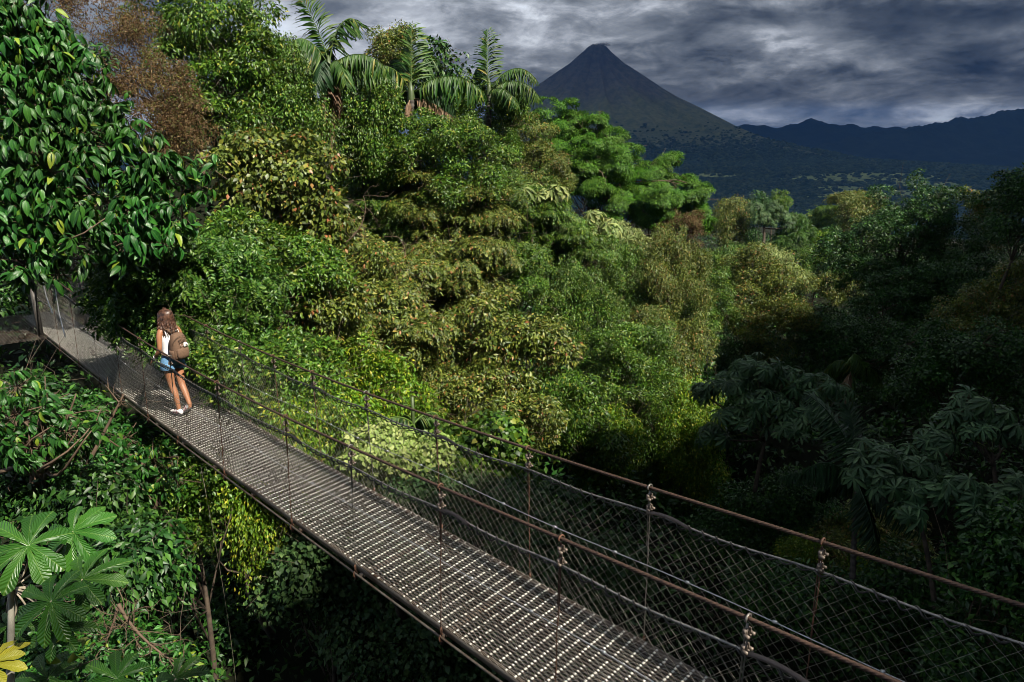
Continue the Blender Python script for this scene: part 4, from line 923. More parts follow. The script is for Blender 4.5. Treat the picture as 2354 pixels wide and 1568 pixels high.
    for sd, ty in ((-1, 0), (1, -.02)):
        g.loft([ering(SH + [.088 * sd, ty * q, z_], a_, b_, 20) for q, z_, a_, b_ in ((0, .86, .09, .118), (.4, .81, .098, .122), (1, .755, .102, .120), (1.2, .745, .100, .118))])
    g.obj('shorts', dn, root, True)
    # backpack
    bk = simple('brown_canvas', (.13, .074, .044), .85, var=.25, scale=50, bump=.4); g = G(); pc = SH + [0.0, -.20, 0]; 
    prof = [(.925, .07, .05), (.932, .110, .078), (.96, .128, .092), (1.02, .134, .098), (1.12, .131, .092), (1.21, .122, .082), (1.28, .106, .068), (1.325, .078, .046), (1.34, .03, .02)]
    g.loft([ering(pc + [0, .0, z_], a_, b_, 28, 0, 2.8) for z_, a_, b_ in prof]); bag = g.obj('backpack', bk, root, True)
    g = G(); g.loft([ering(pc + [0, -.085, z_], a_, b_, 24, 0, 2.6) for z_, a_, b_ in ((.945, .06, .02), (.95, .09, .035), (1.0, .102, .045), (1.07, .102, .042), (1.10, .09, .03), (1.11, .05, .012))]); g.obj('front_pocket', bk, bag, True)
    for sd in (-1, 1):
        g = G(); g.loft([ering(pc + [.128 * sd, .0, z_], a_, b_, 14) for z_, a_, b_ in ((.95, .014, .04), (.965, .022, .050), (1.04, .024, .052), (1.08, .018, .05))]); g.obj('side_pocket', bk, bag, True)
    for sd in (-1, 1):
        g = G(); pts = [SH + [.055 * sd, -.125, 1.33], SH + [.085 * sd, -.10, 1.39], SH + [.098 * sd, -.03, 1.43], SH + [.10 * sd, .05, 1.405], SH + [.12 * sd, .10, 1.30], SH + [.145 * sd, .09, 1.12], SH + [.15 * sd, -.02, 1.0], SH + [.12 * sd, -.13, .97]]
        for q in range(len(pts) - 1):
            a_, b_ = pts[q], pts[q + 1]; d_ = unit(b_ - a_); g.box((a_ + b_) / 2, .022, np.linalg.norm(b_ - a_) / 2 + .006, .004, X=unit(np.cross(d_, [0, .6, 1])), Y=d_, Z=np.cross(unit(np.cross(d_, [0, .6, 1])), d_))
        g.obj('strap', bk, bag)
    g = G(); th = np.linspace(0, np.pi, 9); g.tube(np.array([pc + [.045 * math.cos(a_), .03, 1.345 + .035 * math.sin(a_)] for a_ in th]), .008, 6); g.obj('grab_loop', bk, bag, True)
    dk = simple('dark_trim', (.05, .03, .02), .7); g = G()
    for q, (x0, z0, x1, z1) in enumerate(((-.05, 1.24, .03, 1.19), (-.04, 1.18, .05, 1.225), (-.055, 1.24, .0, 1.255), (.0, 1.255, .05, 1.225), (-.04, 1.18, -.055, 1.24), (.03, 1.19, .052, 1.222))):
        g.tube([pc + [x0, -.098, z0], pc + [x1, -.098, z1]], .003, 5)
    th = np.linspace(.2, np.pi - .2, 15); g.tube(np.array([pc + [.135 * math.cos(a_), -.045 - .05 * math.sin(a_), 1.16 + .14 * math.sin(a_)] for a_ in th]), .0035, 5)
    g.obj('bungee_cord', dk, bag, True)
    # round white patch with a dark dot, and small stitched strokes beside it
    wp = simple('white_patch', (.82, .80, .76), .7, var=.1); th = np.arange(24) / 24 * 2 * np.pi
    pxc, pz, pyy = .045, 1.155, -.118
    g = G(); R0 = np.stack([pxc + (.037 + .004 * np.cos(3 * th + .5)) * np.cos(th), np.full(24, pyy), pz + (.037 + .004 * np.cos(3 * th + .5)) * np.sin(th)], 1) + [pc[0], pc[1], 0]
    g.loft([R0 + [0, .02, 0], R0]); pa = g.obj('patch', wp, bag)
    g = G(); R1 = np.stack([pxc + .002 + .011 * np.cos(th), np.full(24, pyy - .003), pz - .004 + .011 * np.sin(th)], 1) + [pc[0], pc[1], 0]; g.loft([R1 + [0, .003, 0], R1]); g.tube([R1[6] + [0.004, 0, 0], R1[6] + [.014, 0, .008]], .002, 4); g.obj('patch_emblem', dk, pa)
    g = G(); q0 = np.array([pc[0] - .028, pc[1] + pyy + .008, 1.135])
    g.tube([q0 + [-.012, 0, -.02], q0 + [-.010, 0, .045]], .0022, 4); g.tube([q0 + [-.010, 0, .04], q0 + [.0, 0, .005], q0 + [.014, 0, -.008], q0 + [.016, 0, .02]], .0022, 4); g.obj('stitched_mark', simple('pink_stitch', (.6, .4, .36), .8), bag)
    # trainers
    sh_w = simple('trainer_white', (.78, .76, .76), .6, var=.1); sh_r = simple('trainer_stripe', (.20, .03, .05), .6); sole = simple('trainer_sole', (.05, .045, .05), .8)
    for sd, (fx, fy, fz), pitchf in ((-1, (-.065, -.045, .0), 0.0), (1, (.01, -.21, .0), math.radians(36))):
        piv = np.array([0, .07, .01]); cp_, sp_ = math.cos(pitchf), math.sin(pitchf)
        def tf(V):
            V = np.asarray(V) - piv; y, z = V[:, 1].copy(), V[:, 2].copy(); V = np.stack([V[:, 0], y * cp_ + z * sp_, -y * sp_ + z * cp_], 1)
            return V + piv + np.array([fx, fy, fz]) + SH
        g = G(); rings = []
        for y, w_, h_ in ((-.12, .02, .03), (-.115, .032, .062), (-.08, .038, .078), (-.03, .040, .075), (.02, .043, .058), (.07, .047, .048), (.11, .042, .038), (.135, .022, .026), (.14, .006, .015)):
            th = np.arange(16) / 16 * 2 * np.pi; rings.append(tf(np.stack([w_ * np.cos(th), np.full(16, y), .02 + h_ * .5 + h_ * .5 * np.sin(th)], 1)))
        g.loft(rings); shoe = g.obj('shoe', sh_w, root, True)
        g = G(); th = np.arange(24) / 24 * 2 * np.pi; X_ = .047 * np.cos(th) * (1 - .15 * (np.sin(th) < 0)); Y_ = .01 + .135 * np.sin(th)
        g.loft([tf(np.stack([X_, Y_, np.full(24, z_)], 1)) for z_ in (.0, .008, .024)]); g.obj('sole', sole, shoe)
        g = G()
        for y0 in (.015, -.055):
            th = np.linspace(0, np.pi, 9); g.tube(tf(np.stack([.044 * np.cos(th), y0 + .012 * np.sin(th), .028 + .058 * np.sin(th) * (1.25 if y0 < 0 else .95)], 1)), .007, 5)
        g.obj('stripe', sh_r, shoe, True)
    g = G(); wrp = np.array([-.187, .125, .95]) + SH; ax = unit([0, .78, -.62]); s1 = unit(np.cross(ax, [1, 0, 0])); th = np.linspace(0, 2 * np.pi, 13)
    g.tube(np.array([wrp + .027 * (math.cos(a_) * np.array([1, 0, 0]) + math.sin(a_) * s1) for a_ in th]), .007, 5); g.obj('wristband', simple('wristband', (.6, .6, .65), .4), root, True)
build_person()

# ------------------------------------------------------------------ palms
def bez(p, n):
    p = np.asarray(p, float); t = np.linspace(0, 1, n)[:, None]
    if len(p) == 3: return (1 - t) ** 2 * p[0] + 2 * t * (1 - t) * p[1] + t ** 2 * p[2]
    return (1 - t) ** 3 * p[0] + 3 * t * (1 - t) ** 2 * p[1] + 3 * t * t * (1 - t) * p[2] + t ** 3 * p[3]
LEAFLET = leaf_big(.095, .25, .02, 4, power=.55)
def frond(name, pts, depths, ll, root, org, m, n=44, hint=(0, -1, .3), droop=.5, seed=0, fwd=.55, both=True, start=.14, wscale=1.0, sag=.35):
    """pts: control points measured on the photo; depths per point; ll leaflet length in metres"""
    P3 = [at(x, y, d) for (x, y), d in zip(pts, depths)]; path = bez(P3, 60); r = rs(seed + int(pts[-1][0]))
    g = G(); w0 = .022
    g.tube(path, np.linspace(w0, .005, 60), 6); rac = G(); t = np.linspace(start, .985, n); idx = t * 59; i0 = np.floor(idx).astype(int).clip(0, 58); f = (idx - i0)[:, None]
    pos = path[i0] * (1 - f) + path[i0 + 1] * f; tg = unit(path[i0 + 1] - path[i0]); hint = unit(np.asarray(hint, float)); side = unit(np.cross(tg, hint)); nr = unit(np.cross(side, tg))
    env = np.sin(np.pi * (t * .80 + .17)) ** .55
    tpl = (LEAFLET[0] * [wscale, 1, sag / .25 * 1.0], LEAFLET[1], LEAFLET[2])
    for s in (-1, 1):
        ax = unit(side * s + tg * (fwd + .5 * t[:, None] ** 2) + nr * .10 + np.array([0, 0, -droop]) + r.normal(size=(n, 3)) * .17)
        scatter(g, tpl, pos, frames(ax, unit(nr + np.array([0, 0, .4]) + r.normal(size=(n, 3)) * .25)), 1.15 * ll * env * (.85 + .3 * r.rand(n)))
    # paint nothing: one material for stalk and leaflets
    o = link(name, g.mesh(name, False, org), m, root); return o
def palm(label, depth, base_px, trunk_pts, fronds, dead, trunk_r, ll):
    org = at(trunk_pts[-1][0], trunk_pts[-1][1], depth); root = empty('palm_tree', org); tag(root, label, 'palm')
    g = G(); path = bez([at(x, y, depth) for x, y in trunk_pts], 90); rad = trunk_r * (1 + .10 * np.sign(np.sin(np.arange(90) * 1.1))) * np.linspace(.85, 1.15, 90)
    g.tube(path, rad, 10); g.obj('trunk', simple('palm_bark', (.07, .06, .05), .85, var=.5, scale=8, bump=.5) if 'palm_bark' not in bpy.data.materials else bpy.data.materials['palm_bark'], root, origin=org)
    g = G(); c0 = path[0]; g.tube([c0 - [0, 0, .5], c0 - [0, 0, .2], c0 + [0, 0, .15], c0 + [0, 0, .5]], [trunk_r * 1.1, trunk_r * 1.25, trunk_r, .03], 10); g.obj('crownshaft', simple('crownshaft', (.06, .09, .03), .5) if 'crownshaft' not in bpy.data.materials else bpy.data.materials['crownshaft'], root, True, origin=org)
    for q, (pts, dz, kw) in enumerate(fronds):
        kw = dict(kw); k_ = kw.pop('ll', 1.0); frond('frond', pts, [depth + d for d in dz], ll * k_, root, org, LM[kw.pop('m', 'palm')], seed=q, **kw)
    rr = rs(int(trunk_pts[0][0])); c_ = trunk_pts[0]; u_ = ll * 65 / pxm(depth) / 65
    for q in range(5):
        sg = -1 if q % 2 else 1; w_ = u_ * rr.uniform(1.0, 1.7) * sg; h_ = u_ * rr.uniform(.3, .9)
        frond('frond', [(c_[0], c_[1] - 5), (c_[0] + w_ * .4, c_[1] - h_), (c_[0] + w_ * .8, c_[1] - h_ * .5), (c_[0] + w_, c_[1] + h_ * .6)], [depth, depth + .5, depth + 1, depth + 1.3], ll * .75, root, org, LM['palm_dark' if q % 3 else 'palm'], seed=20 + q, **SIDE)
    for q, (pts, dz, kw) in enumerate(dead):
        kw = dict(kw); k_ = kw.pop('ll', 1.0); frond('dead_frond', pts, [depth + d for d in dz], ll * k_, root, org, LM['dead'], seed=50 + q, **kw)
    return root
UPF = dict(hint=(0, -1, 0), droop=.05, fwd=.75, sag=.5)
SIDE = dict(hint=(0, -.35, 1), droop=1.3, fwd=.25)
def build_palms():
    palm('leftmost of the three tall palms, with one frond reaching the top edge', 22, None, [(757, 165), (760, 260), (752, 420)],
      [([(757, 150), (735, 60), (676, -30)], (0, 0, -.4), dict(UPF, ll=.62, droop=.25)), ([(758, 148), (765, 40), (812, 22), (828, 62)], (0, 0, .3, .3), dict(SIDE, ll=.75, droop=.7, hint=(-.6, -.5, .6))),
       ([(755, 150), (715, 75), (672, 70), (652, 128)], (0, -.3, -.6, -.8), dict(SIDE, ll=.95)), ([(760, 155), (800, 110), (860, 118), (888, 160)], (0, -.3, -.5, -.6), dict(SIDE, ll=.8)),
       ([(757, 160), (720, 130), (690, 165), (672, 215)], (0, .5, .8, 1), dict(SIDE, ll=.8, m='palm_dark')), ([(760, 158), (790, 150), (820, 180), (838, 225)], (0, .6, 1, 1), dict(SIDE, ll=.75, m='palm_dark')),
       ([(757, 155), (745, 120), (735, 150), (725, 205)], (0, -.8, -1.4, -1.6), dict(SIDE, ll=.7, m='palm_dark')), ([(758, 155), (775, 118), (790, 150), (795, 195)], (0, -.8, -1.2, -1.6), dict(SIDE, ll=.7)), ([(756, 152), (760, 100), (735, 95), (715, 140)], (0, .8, 1.2, 1.4), dict(SIDE, ll=.8, m='palm_dark'))],
      [([(757, 170), (735, 190), (742, 330)], (0, -.4, -.4), dict(SIDE, ll=.45, fwd=1.2)), ([(757, 170), (765, 200), (762, 350)], (0, -.4, -.3), dict(SIDE, ll=.45, fwd=1.2)), ([(757, 170), (780, 190), (778, 270)], (0, -.2, -.1), dict(SIDE, ll=.4, fwd=1.2)), ([(757, 172), (740, 210), (752, 300)], (0, -.6, -.6), dict(SIDE, ll=.4, fwd=1.3))], .10, .88)
    palm('middle palm with a long drooping frond to either side and a ringed trunk', 24, None, [(945, 222), (955, 300), (935, 440)],
      [([(946, 212), (943, 140), (947, 56)], (0, .1, .3), dict(UPF, ll=.75)), ([(944, 214), (905, 118), (845, 150), (806, 196)], (0, -.6, -1, -1.2), dict(SIDE, ll=1.0)),
       ([(948, 214), (1000, 160), (1070, 165), (1112, 214)], (0, -.6, -1, -1.2), dict(SIDE, ll=.95)), ([(948, 210), (965, 150), (985, 105), (1005, 140)], (0, .6, .9, 1.2), dict(SIDE, ll=.7, m='palm')),
       ([(944, 210), (930, 140), (905, 110), (888, 160)], (0, .8, 1.2, 1.5), dict(SIDE, ll=.7, m='palm_dark')), ([(947, 216), (975, 190), (1010, 205), (1020, 245)], (0, .9, 1.4, 1.6), dict(SIDE, ll=.75, m='palm_dark')), ([(944, 216), (915, 185), (890, 200), (872, 240)], (0, .9, 1.4, 1.6), dict(SIDE, ll=.75, m='palm_dark'))],
      [([(950, 228), (985, 222), (1048, 275)], (0, -.5, -.7), dict(SIDE, ll=.55, fwd=.8)), ([(943, 228), (934, 245), (936, 275)], (0, -.5, -.5), dict(SIDE, ll=.35, fwd=1.2)), ([(950, 230), (1000, 240), (1075, 300)], (0, -.2, -.3), dict(SIDE, ll=.4, fwd=1.0))], .115, .92)
    palm('rightmost of the three tall palms, in front of the left flank of the volcano', 26, None, [(1124, 212), (1126, 260), (1120, 330)],
      [([(1123, 208), (1118, 140), (1121, 68)], (0, .1, .3), dict(UPF, ll=.66)), ([(1125, 208), (1160, 150), (1205, 140), (1234, 186)], (0, -.3, -.6, -.8), dict(SIDE, ll=.68, droop=.9)),
       ([(1126, 210), (1165, 172), (1220, 180), (1241, 228)], (0, -.8, -1.2, -1.3), dict(SIDE, ll=.75)), ([(1124, 210), (1090, 170), (1065, 185), (1050, 235)], (0, .4, .8, 1), dict(SIDE, ll=.7, m='palm_dark')),
       ([(1125, 212), (1145, 190), (1175, 205), (1192, 248)], (0, -1, -1.4, -1.6), dict(SIDE, ll=.6)), ([(1123, 208), (1110, 160), (1098, 130), (1092, 180)], (0, .6, 1, 1.2), dict(SIDE, ll=.6, m='palm_dark')), ([(1124, 208), (1140, 165), (1160, 190), (1170, 240)], (0, .8, 1.2, 1.3), dict(SIDE, ll=.6, m='palm_dark'))], [], .10, .90)
    # small palms in the shade on the right
    palm('shaded young palm between the two umbrella-leaved trees on the right', 16, None, [(1970, 1120), (1965, 1200), (1960, 1330)],
      [([(1970, 1110), (1960, 1000), (1890, 920), (1850, 905)], (0, 0, 0, 0), dict(SIDE, ll=.8, m='palm_dark', droop=.3)), ([(1970, 1110), (1930, 1060), (1880, 1050), (1850, 1085)], (0, -.3, -.6, -.6), dict(SIDE, ll=.8, m='palm_dark')),
       ([(1972, 1110), (2020, 1100), (2080, 1150), (2120, 1230)], (0, -.3, -.6, -.6), dict(SIDE, ll=.9, m='palm_dark')), ([(1970, 1112), (1900, 1080), (1830, 1080), (1790, 1100)], (0, .3, .4, .4), dict(SIDE, ll=.5, m='palm_dark')),
       ([(1972, 1108), (2000, 1040), (2050, 1000), (2110, 1010)], (0, .3, .6, .6), dict(SIDE, ll=.6, m='palm_dark')), ([(1970, 1112), (1985, 1140), (2010, 1200), (2020, 1290)], (0, -.5, -.8, -.8), dict(SIDE, ll=.8, m='palm_dark')), ([(1970, 1110), (1975, 1020), (1960, 960), (1945, 930)], (0, .5, .8, .8), dict(UPF, ll=.8, m='palm_dark'))], [], .06, .62)
    palm('small palm with a torn bright green frond in the dark right side', 26, None, [(1960, 850), (1955, 900), (1950, 960)],
      [([(1960, 850), (1950, 800), (1975, 800), (1990, 860)], (0, -.3, -.5, -.5), dict(SIDE, ll=.8, m='palm')), ([(1960, 850), (1930, 810), (1905, 830), (1895, 880)], (0, .3, .4, .4), dict(SIDE, ll=.7)), ([(1960, 850), (1990, 830), (2020, 850), (2030, 890)], (0, .2, .3, .3), dict(SIDE, ll=.7)), ([(1960, 850), (1958, 880), (1962, 960)], (0, -.4, -.5), dict(SIDE, ll=.45, fwd=1))], [([(1958, 852), (1945, 870), (1948, 930)], (0, -.5, -.6), dict(SIDE, ll=.5, fwd=1))], .07, .75)
    # lit palm fronds low behind the net
    palm('low palm with yellowish fronds seen through the far net', 11.8, None, [(950, 975), (948, 1020), (945, 1080)],
      [([(950, 975), (925, 950), (890, 955), (860, 985)], (0, -.2, -.3, -.4), dict(SIDE, ll=.6, m='palm', droop=.8)), ([(950, 975), (985, 935), (1010, 940), (1020, 985)], (0, .2, .3, .3), dict(SIDE, ll=.6, droop=.8)), ([(950, 975), (960, 1000), (985, 1040)], (0, -.3, -.5), dict(SIDE, ll=.5)), ([(950, 975), (925, 985), (905, 1020)], (0, -.3, -.5), dict(SIDE, ll=.5))], [], .03, .34)
build_palms()

# ------------------------------------------------------------------ umbrella-leaved trees (cecropia habit)
def umbrella_tree(label, depth, forks, clusters, leaf, mats, n_per, seed, trunk_pts, trunk_r, bark=None, lobes=9, spread=1.0):
    r = rs(seed); org = at(*trunk_pts[-1], depth); root = empty('umbrella_leaf_tree', org); tag(root, label, 'tree')
    tp = [palmate(lobes, d_, .33, 5, seed=s_) for s_, d_ in ((1, .35), (2, .55), (3, .75))]; g = [G() for _ in mats]; pt = G(); br = G()
    path = bez([at(x, y, depth) for x, y in trunk_pts], 14); br.tube(path, np.linspace(trunk_r * .6, trunk_r, 14), 8); fk = path[0]
    for q, (x, y, rd, dz) in enumerate(clusters):
        c = at(x, y, depth + dz); R_ = rd * pxm(depth + dz); pt.tube([fk, (fk + c) / 2 - [0, 0, R_ * .1], c - [0, 0, R_ * .35]], .01 * leaf / .35, 4); limb(br, path[r.randint(0, 4)], c - [0, 0, R_ * .3], trunk_r * .5, trunk_r * .22, r, .08, 8, 6)
        for k_ in range(max(2, int(n_per * r.uniform(.8, 1.2)))):
            a_ = r.rand() * 6.28; u = math.sqrt(r.rand()); off = np.array([math.cos(a_) * u * R_, math.sin(a_) * u * R_, R_ * (.42 * (1 - u * u) + .16 * r.normal())])
            tip = c + off; st = c + off * .25 - [0, 0, R_ * .35]; pt.tube([st, (st + tip) / 2 + [0, 0, .03], tip], [.009 * leaf / .35, .007 * leaf / .35, .005 * leaf / .35], 5)
            nrm = unit(np.array([off[0] / R_ * .75, off[1] / R_ * .75 - .25, 1.0]) + r.normal(size=3) * .22); ax = unit(np.array([math.cos(r.rand() * 6.28), math.sin(r.rand() * 6.28), 0]))
            ax = unit(ax - nrm * (ax @ nrm)); mi = 0 if r.rand() < .97 or len(mats) < 2 else 1
            T_ = tp[r.randint(3)]; scatter(g[mi], T_, tip[None], frames(ax[None], nrm[None]), np.array([leaf * r.uniform(.75, 1.15)]))
    for gi, m_ in zip(g, mats):
        if gi.n: gi.obj('crown', LM[m_], root, True, origin=org)
    br.obj('trunk', bark or BARK, root, True, origin=org); pt.obj('leaf_stalks', LM['pale'], root, origin=org)
    return root
def build_umbrella_trees():
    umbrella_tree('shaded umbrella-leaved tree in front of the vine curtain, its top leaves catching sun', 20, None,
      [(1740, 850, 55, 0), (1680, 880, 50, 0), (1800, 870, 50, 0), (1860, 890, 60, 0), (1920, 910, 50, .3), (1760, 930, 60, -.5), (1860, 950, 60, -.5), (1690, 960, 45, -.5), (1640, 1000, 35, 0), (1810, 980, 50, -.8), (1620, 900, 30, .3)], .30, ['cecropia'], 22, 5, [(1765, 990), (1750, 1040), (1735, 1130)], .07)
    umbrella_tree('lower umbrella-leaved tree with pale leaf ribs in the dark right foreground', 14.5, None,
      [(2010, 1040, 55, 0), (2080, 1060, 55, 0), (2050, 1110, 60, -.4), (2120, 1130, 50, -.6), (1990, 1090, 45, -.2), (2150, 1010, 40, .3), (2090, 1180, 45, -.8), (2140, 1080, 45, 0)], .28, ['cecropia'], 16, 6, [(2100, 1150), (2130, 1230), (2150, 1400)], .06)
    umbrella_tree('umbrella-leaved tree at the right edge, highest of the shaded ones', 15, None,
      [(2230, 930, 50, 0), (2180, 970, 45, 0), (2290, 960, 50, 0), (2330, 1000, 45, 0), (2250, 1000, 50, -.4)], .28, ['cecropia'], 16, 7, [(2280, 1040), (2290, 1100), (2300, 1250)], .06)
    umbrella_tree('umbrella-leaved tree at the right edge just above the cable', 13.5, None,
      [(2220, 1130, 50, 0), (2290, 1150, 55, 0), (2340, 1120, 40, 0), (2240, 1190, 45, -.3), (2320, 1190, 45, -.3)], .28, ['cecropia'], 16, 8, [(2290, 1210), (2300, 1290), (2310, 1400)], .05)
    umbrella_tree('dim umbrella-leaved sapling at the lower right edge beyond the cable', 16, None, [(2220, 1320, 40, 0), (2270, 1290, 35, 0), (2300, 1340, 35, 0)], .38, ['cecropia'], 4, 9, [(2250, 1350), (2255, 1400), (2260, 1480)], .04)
    umbrella_tree('white-stemmed tree with a thin spreading grey-green crown beyond the ravine', 92, None,
      [(1735, 480, 22, 0), (1765, 490, 24, 0), (1795, 500, 24, 0), (1750, 505, 24, -1), (1780, 475, 20, 0), (1810, 515, 18, 0), (1765, 515, 20, 0)], 0.42, ['bluegreen'], 60, 10, [(1755, 515), (1758, 535), (1755, 560)], .22, lobes=7)
    umbrella_tree('sunlit tree with drooping silvery leaf fans in the upper middle of the slope', 33, None, [(1215, 440, 30, 0), (1250, 455, 28, 0), (1190, 465, 24, 0), (1280, 440, 22, 0)], .55, ['pale'], 13, 31, [(1225, 460), (1225, 500), (1222, 560)], .08, lobes=8)
    umbrella_tree('sunlit tree with large drooping leaf fans just under the rusty shrub', 38, None, [(1370, 500, 28, 0), (1400, 520, 28, 0), (1345, 530, 24, 0), (1460, 560, 24, 0)], .60, ['pale'], 12, 32, [(1385, 540), (1385, 580), (1382, 640)], .08, lobes=8)
build_umbrella_trees()
def near_umbrella_leaves():
    """big sunlit umbrella leaves at the lower left, each leaf placed where its own stalk carries it"""
    depth = 5.4; org = at(30, 1560, depth); root = empty('umbrella_leaf_tree', org); tag(root, 'sunlit tree with very large umbrella leaves in the lower left corner', 'tree'); r = rs(3)
    node = at(27, 1352, depth + .15)
    specs = [((66, 1254), 104, 0, 'cecropia_near', 9), ((168, 1222), 84, .5, 'cecropia_near', 9), ((190, 1333), 84, .1, 'cecropia_near', 8), ((118, 1383), 88, -.3, 'cecropia_near', 9), ((135, 1436), 66, -.2, 'cecropia_near', 7), ((-22, 1528), 66, -.4, 'cecropia_yellow', 10),
             ((268, 1560), 80, -.2, 'cecropia_near', 9), ((405, 1560), 64, .3, 'cecropia_near', 8), ((20, 1440), 60, .3, 'cecropia_near', 8), ((110, 1560), 70, .2, 'cecropia_near', 8)]
    st = G(); gs = {}
    for q, ((x, y), rd, dz, m_, nl) in enumerate(specs):
        c = at(x, y, depth + dz); R_ = rd * pxm(depth + dz) * 1.12; tpl = palmate(nl, .42, .40, 8, seed=20 + q)
        nrm = unit(np.array([.05 + r.normal() * .15, -.62 + r.normal() * .12, 1.0])); ax = unit(np.array([math.cos(q * 2.1), math.sin(q * 2.1), 0])); ax = unit(ax - nrm * (ax @ nrm))
        lg = G(); scatter(lg, tpl, c[None], frames(ax[None], nrm[None]), np.array([R_])); lo_ = lg.obj('leaf', LM[m_], root, True, origin=org)
        if 'yellow' in m_: lo_['label'] = 'yellowed leaf'
        src = node if y < 1480 else at(x * .8, 1640, depth); t = np.linspace(0, 1, 8)[:, None]; st.tube(src + (c - src) * t + np.sin(np.pi * t) * np.array([0, .06, -.05]), .0085, 6)
    for q in range(7):
        a_ = q * .9; e = node + np.array([math.cos(a_) * .22, -.05, math.sin(a_) * .2]); st.tube([node, (node + e) / 2 + [0, 0, .02], e], [.011, .009, .006], 6)
    st.obj('leaf_stalks', simple('pale_stalk', (.42, .36, .27), .6, var=.3), root, True, origin=org)
    g = G(); g.tube(bez([node + [0, 0, .08], at(30, 1440, depth + .1), at(20, 1640, depth)], 14), np.linspace(.018, .035, 14), 8); g.obj('trunk', PALEBARK, root, True, origin=org)
    # curled dry leaf showing its pale underside
    g = G(); r = rs(4); g2 = leaf_big(.7, .6, .3, 6); 
    for (x, y, s_) in ((168, 1500, .16), (118, 1500, .13), (188, 1475, .12), (92, 1385, .12)):
        g = G(); c = at(x, y, depth + .1); scatter(g, g2, c[None], frames(unit(r.normal(size=(1, 3)) + [[0, 0, -1]]), np.array([[.2, -1, .3]])), np.array([s_])); g.obj('withered_leaf', LM['cream'], root, True, origin=org)
near_umbrella_leaves()

# ------------------------------------------------------------------ the glossy-leaved tree at the left edge: whorls of big hanging leaves
def whorl(n, seed, ln=1.0):
    r = rs(seed); b = leaf_big(.42, .42, .10, 5, power=.85); g = G()
    for i in range(n):
        a_ = i / n * 2 * np.pi + r.normal() * .3; ax = unit(np.array([[math.cos(a_) * .75, math.sin(a_) * .75, -.45 - .5 * r.rand()]])); nr = unit(np.array([[math.cos(a_) * .6, math.sin(a_) * .6, 1.0]]))
        scatter(g, b, np.array([[math.cos(a_) * .08, math.sin(a_) * .08, -.06 * i]]), frames(ax, nr), np.array([ln * r.uniform(.75, 1.1)]))
    return np.concatenate(g.V), np.concatenate(g.F4), np.concatenate(g.uv)
def leafy_whorls(label, depth, lobes, leaf, n, m_, seed, twigs=30, off=(-4.8, .3, -5.5), cat='tree', name='rainforest_tree'):
    r = rs(seed); lw = [(at(l[0], l[1], depth + (l[3] if len(l) > 3 else 0)), l[2] * pxm(depth)) for l in lobes]; c = np.mean([w[0] for w in lw], 0)
    org = c + np.array(off); root = empty(name, org); tag(root, label, cat); tps = [whorl(k_, k_) for k_ in (5, 6, 7, 4)]; g = G(); tw = G(); P_ = []
    wts = np.array([w[1] ** 2 for w in lw]); wts = wts / wts.sum()
    for q in range(n):
        k_ = r.choice(len(lw), p=wts); d_ = unit_dirs(r, 1)[0]
        if d_[1] > .35: d_[1] *= -1
        p = lw[k_][0] + d_ * lw[k_][1] * (1 - .35 * r.rand() ** 2) * np.array([1, .8, 1]); P_.append(p)
        out = unit(d_ + np.array([.2, -.3, .3])); nr = unit(np.array([0, 0, 1.0]) + out * .45 + r.normal(size=3) * .45); ax = unit(np.cross(nr, r.normal(size=3)))
        scatter(g, tps[r.randint(4)], p[None], frames(ax[None], nr[None]), np.array([leaf * r.uniform(.55, 1.25)]))
        tw.tube([p + [0, 0, .0], p - out * .25 + [0, 0, .02], p - out * .55 - [0, 0, .04]], [.004, .006, .008], 4)
    g.obj('crown', LM[m_], root, False, origin=org)
    for k_ in r.choice(n, twigs, replace=False): limb(tw, org + (c - org) * r.uniform(.5, .9), P_[k_] - [0, 0, .03], .03, .008, r, .1, 7, 5)
    limb(tw, org, c, .12, .06, r, .05, 8, 8); tw.obj('trunk', TWIG, root, True, origin=org)
leafy_whorls('tree with big glossy drooping leaves hanging in from the left edge above the bridge', 10.5,
  [(40, 90, 100), (110, 160, 90), (60, 230, 110), (180, 270, 90), (250, 230, 60), (260, 320, 80), (120, 360, 110), (330, 370, 75), (230, 430, 100), (380, 400, 60), (440, 410, 50), (340, 470, 75), (60, 480, 100), (170, 530, 90), (420, 490, 50), (290, 540, 70), (370, 550, 45), (60, 590, 60), (130, 610, 40), (200, 170, 50), (160, 110, 40), (20, 400, 90), (20, 0, 80), (90, 40, 75), (470, 370, 30), (100, 150, 110, 4), (170, 240, 110, 4), (50, 250, 110, 4), (120, 330, 100, 4.5), (230, 330, 80, 4)], .195, 1750, 'glossy', 17)  # deep back lobes are hidden, added to shade the bridge landing
leafy_whorls('young glossy-leaved shrub under the left end of the bridge, with single large leaves', 9.5, [(35, 885, 40), (30, 950, 55), (105, 925, 40), (150, 990, 45), (60, 1020, 50), (215, 985, 35)], .15, 110, 'glossy', 23, twigs=12, off=(-.8, .6, -2.5), cat='shrub', name='shrub')
leafy_whorls('glossy shrub just under the deck edge below the walker', 10.6, [(290, 1005, 35), (350, 1055, 40), (270, 1040, 40), (405, 1100, 35), (330, 1090, 40)], .14, 90, 'glossy', 29, twigs=10, off=(0, .6, -2.5), cat='shrub', name='shrub')

# ------------------------------------------------------------------ all the other trees
for (kind, dp, lb, la, kw) in TREES:
    tree(la, kind, dp, lb, **kw)

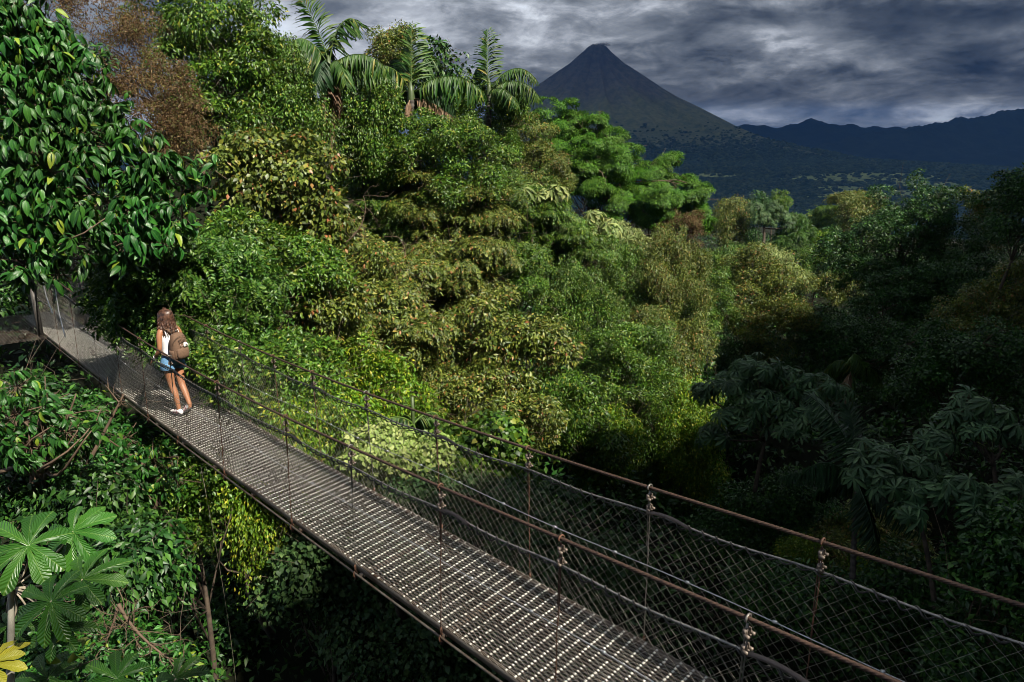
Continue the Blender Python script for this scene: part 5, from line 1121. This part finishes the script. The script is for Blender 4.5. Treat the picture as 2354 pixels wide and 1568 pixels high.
# ------------------------------------------------------------------ dead branches
def dead_branch(label, pts, depth, r0, seed, n=26, ln=.35, name='dead_branch'):
    r = rs(seed); g = G(); path = bez([at(x, y, depth) for x, y in pts], 20); org = path[0]; g.tube(path, np.linspace(r0, r0 * .3, 20), 7)
    for q in range(n):
        a = path[r.randint(2, 20)]; d_ = unit(np.array([r.normal(), r.normal() * .6, r.normal() * .7 + .1])); l_ = ln * r.uniform(.4, 1.3); e = a + d_ * l_; p = limb(g, a, e, r0 * .35, r0 * .12, r, .12, 6, 5)
        for _ in range(3): b_ = p[r.randint(2, 6)]; limb(g, b_, b_ + unit(d_ + r.normal(size=3) * .7) * l_ * .5, r0 * .15, r0 * .06, r, .1, 4, 4)
    o = g.obj(name, TWIG, None, True, origin=org); o.location = org; tag(o, label, 'branch'); return o
dead_branch('bare brown dead branch forking down in the dark lower left', [(272, 1388), (300, 1450), (360, 1500), (430, 1540)], 7.6, .022, 1)
dead_branch('second bare branch hanging left of the forked dead one', [(270, 1395), (262, 1450), (225, 1510), (185, 1555)], 7.6, .016, 2, 22)
dead_branch('mossy snag leaning across the shrubs under the left end of the bridge', [(0, 1085), (90, 1060), (140, 1020), (175, 905)], 9.8, .035, 3, 10, .3)
dead_branch('stripe-shadowed broken bough below the near deck edge', [(175, 1120), (215, 1040), (252, 970), (285, 905)], 10.5, .04, 4, 4, .3)
dead_branch('arching bare branch sticking out of the round-leaved olive tree', [(790, 560), (830, 535), (850, 490), (835, 450)], 15.5, .022, 5, 16, .5)
dead_branch('pale crooked branch above the khaki tree', [(905, 650), (935, 610), (940, 570), (915, 545)], 20, .035, 6, 10, .5)
dead_branch('tan twig tangle beyond the far net below the vine mass', [(1600, 1400), (1625, 1395), (1650, 1420)], 9.5, .008, 7, 8, .16)

# ------------------------------------------------------------------ undergrowth on the ravine sides
def build_undergrowth():
    r = rs(77); N = 190000; y = 2 + 140 * r.rand(N) ** 1.6; x = r.uniform(-1, 1, N) * (y * 1.0 + 8); z = ground_z(x, y); pos = np.stack([x, y, z + r.rand(N) * 1.2], 1)
    k = np.abs(x) < y * 1.0 + 8; pos = pos[k]; m = len(pos); nr = unit(r.normal(size=(m, 3)) * .6 + [0, -.2, 1]); ax = unit_dirs(r, m); g = G(); scatter(g, TPL['small'], pos, frames(ax, nr), np.clip(.07 + pos[:, 1] * .009, .08, .5) * r.uniform(.7, 1.3, m))
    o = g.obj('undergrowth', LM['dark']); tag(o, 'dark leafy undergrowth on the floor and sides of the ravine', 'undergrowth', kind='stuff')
    # leafy cover of the unseen ridge that casts the shade
    N = 70000; a = r.uniform(-45, 120, N); h = r.uniform(4, 40, N); kk_ = (a < 1.9) | (a > 4.6); a, h = a[kk_], h[kk_]; N = len(a); P2 = a[:, None] * PP + h[:, None] * HH; z = ground_z(P2[:, 0], P2[:, 1]); nz = (np.sin(a * 2.1) + np.sin(h * 1.7 + a)) * .35
    pos = np.stack([P2[:, 0], P2[:, 1], z + nz + r.rand(N) ** 2 * 2.2 + .1], 1); g = G(); scatter(g, TPL['small'], pos, frames(unit_dirs(r, N), unit(r.normal(size=(N, 3)) * .6 + [0, 0, 1])), r.uniform(.25, .6, N))
    o = g.obj('undergrowth', LM['green']); tag(o, 'leafy cover of the unseen ridge added to shade the ravine', 'undergrowth', kind='stuff')
build_undergrowth()
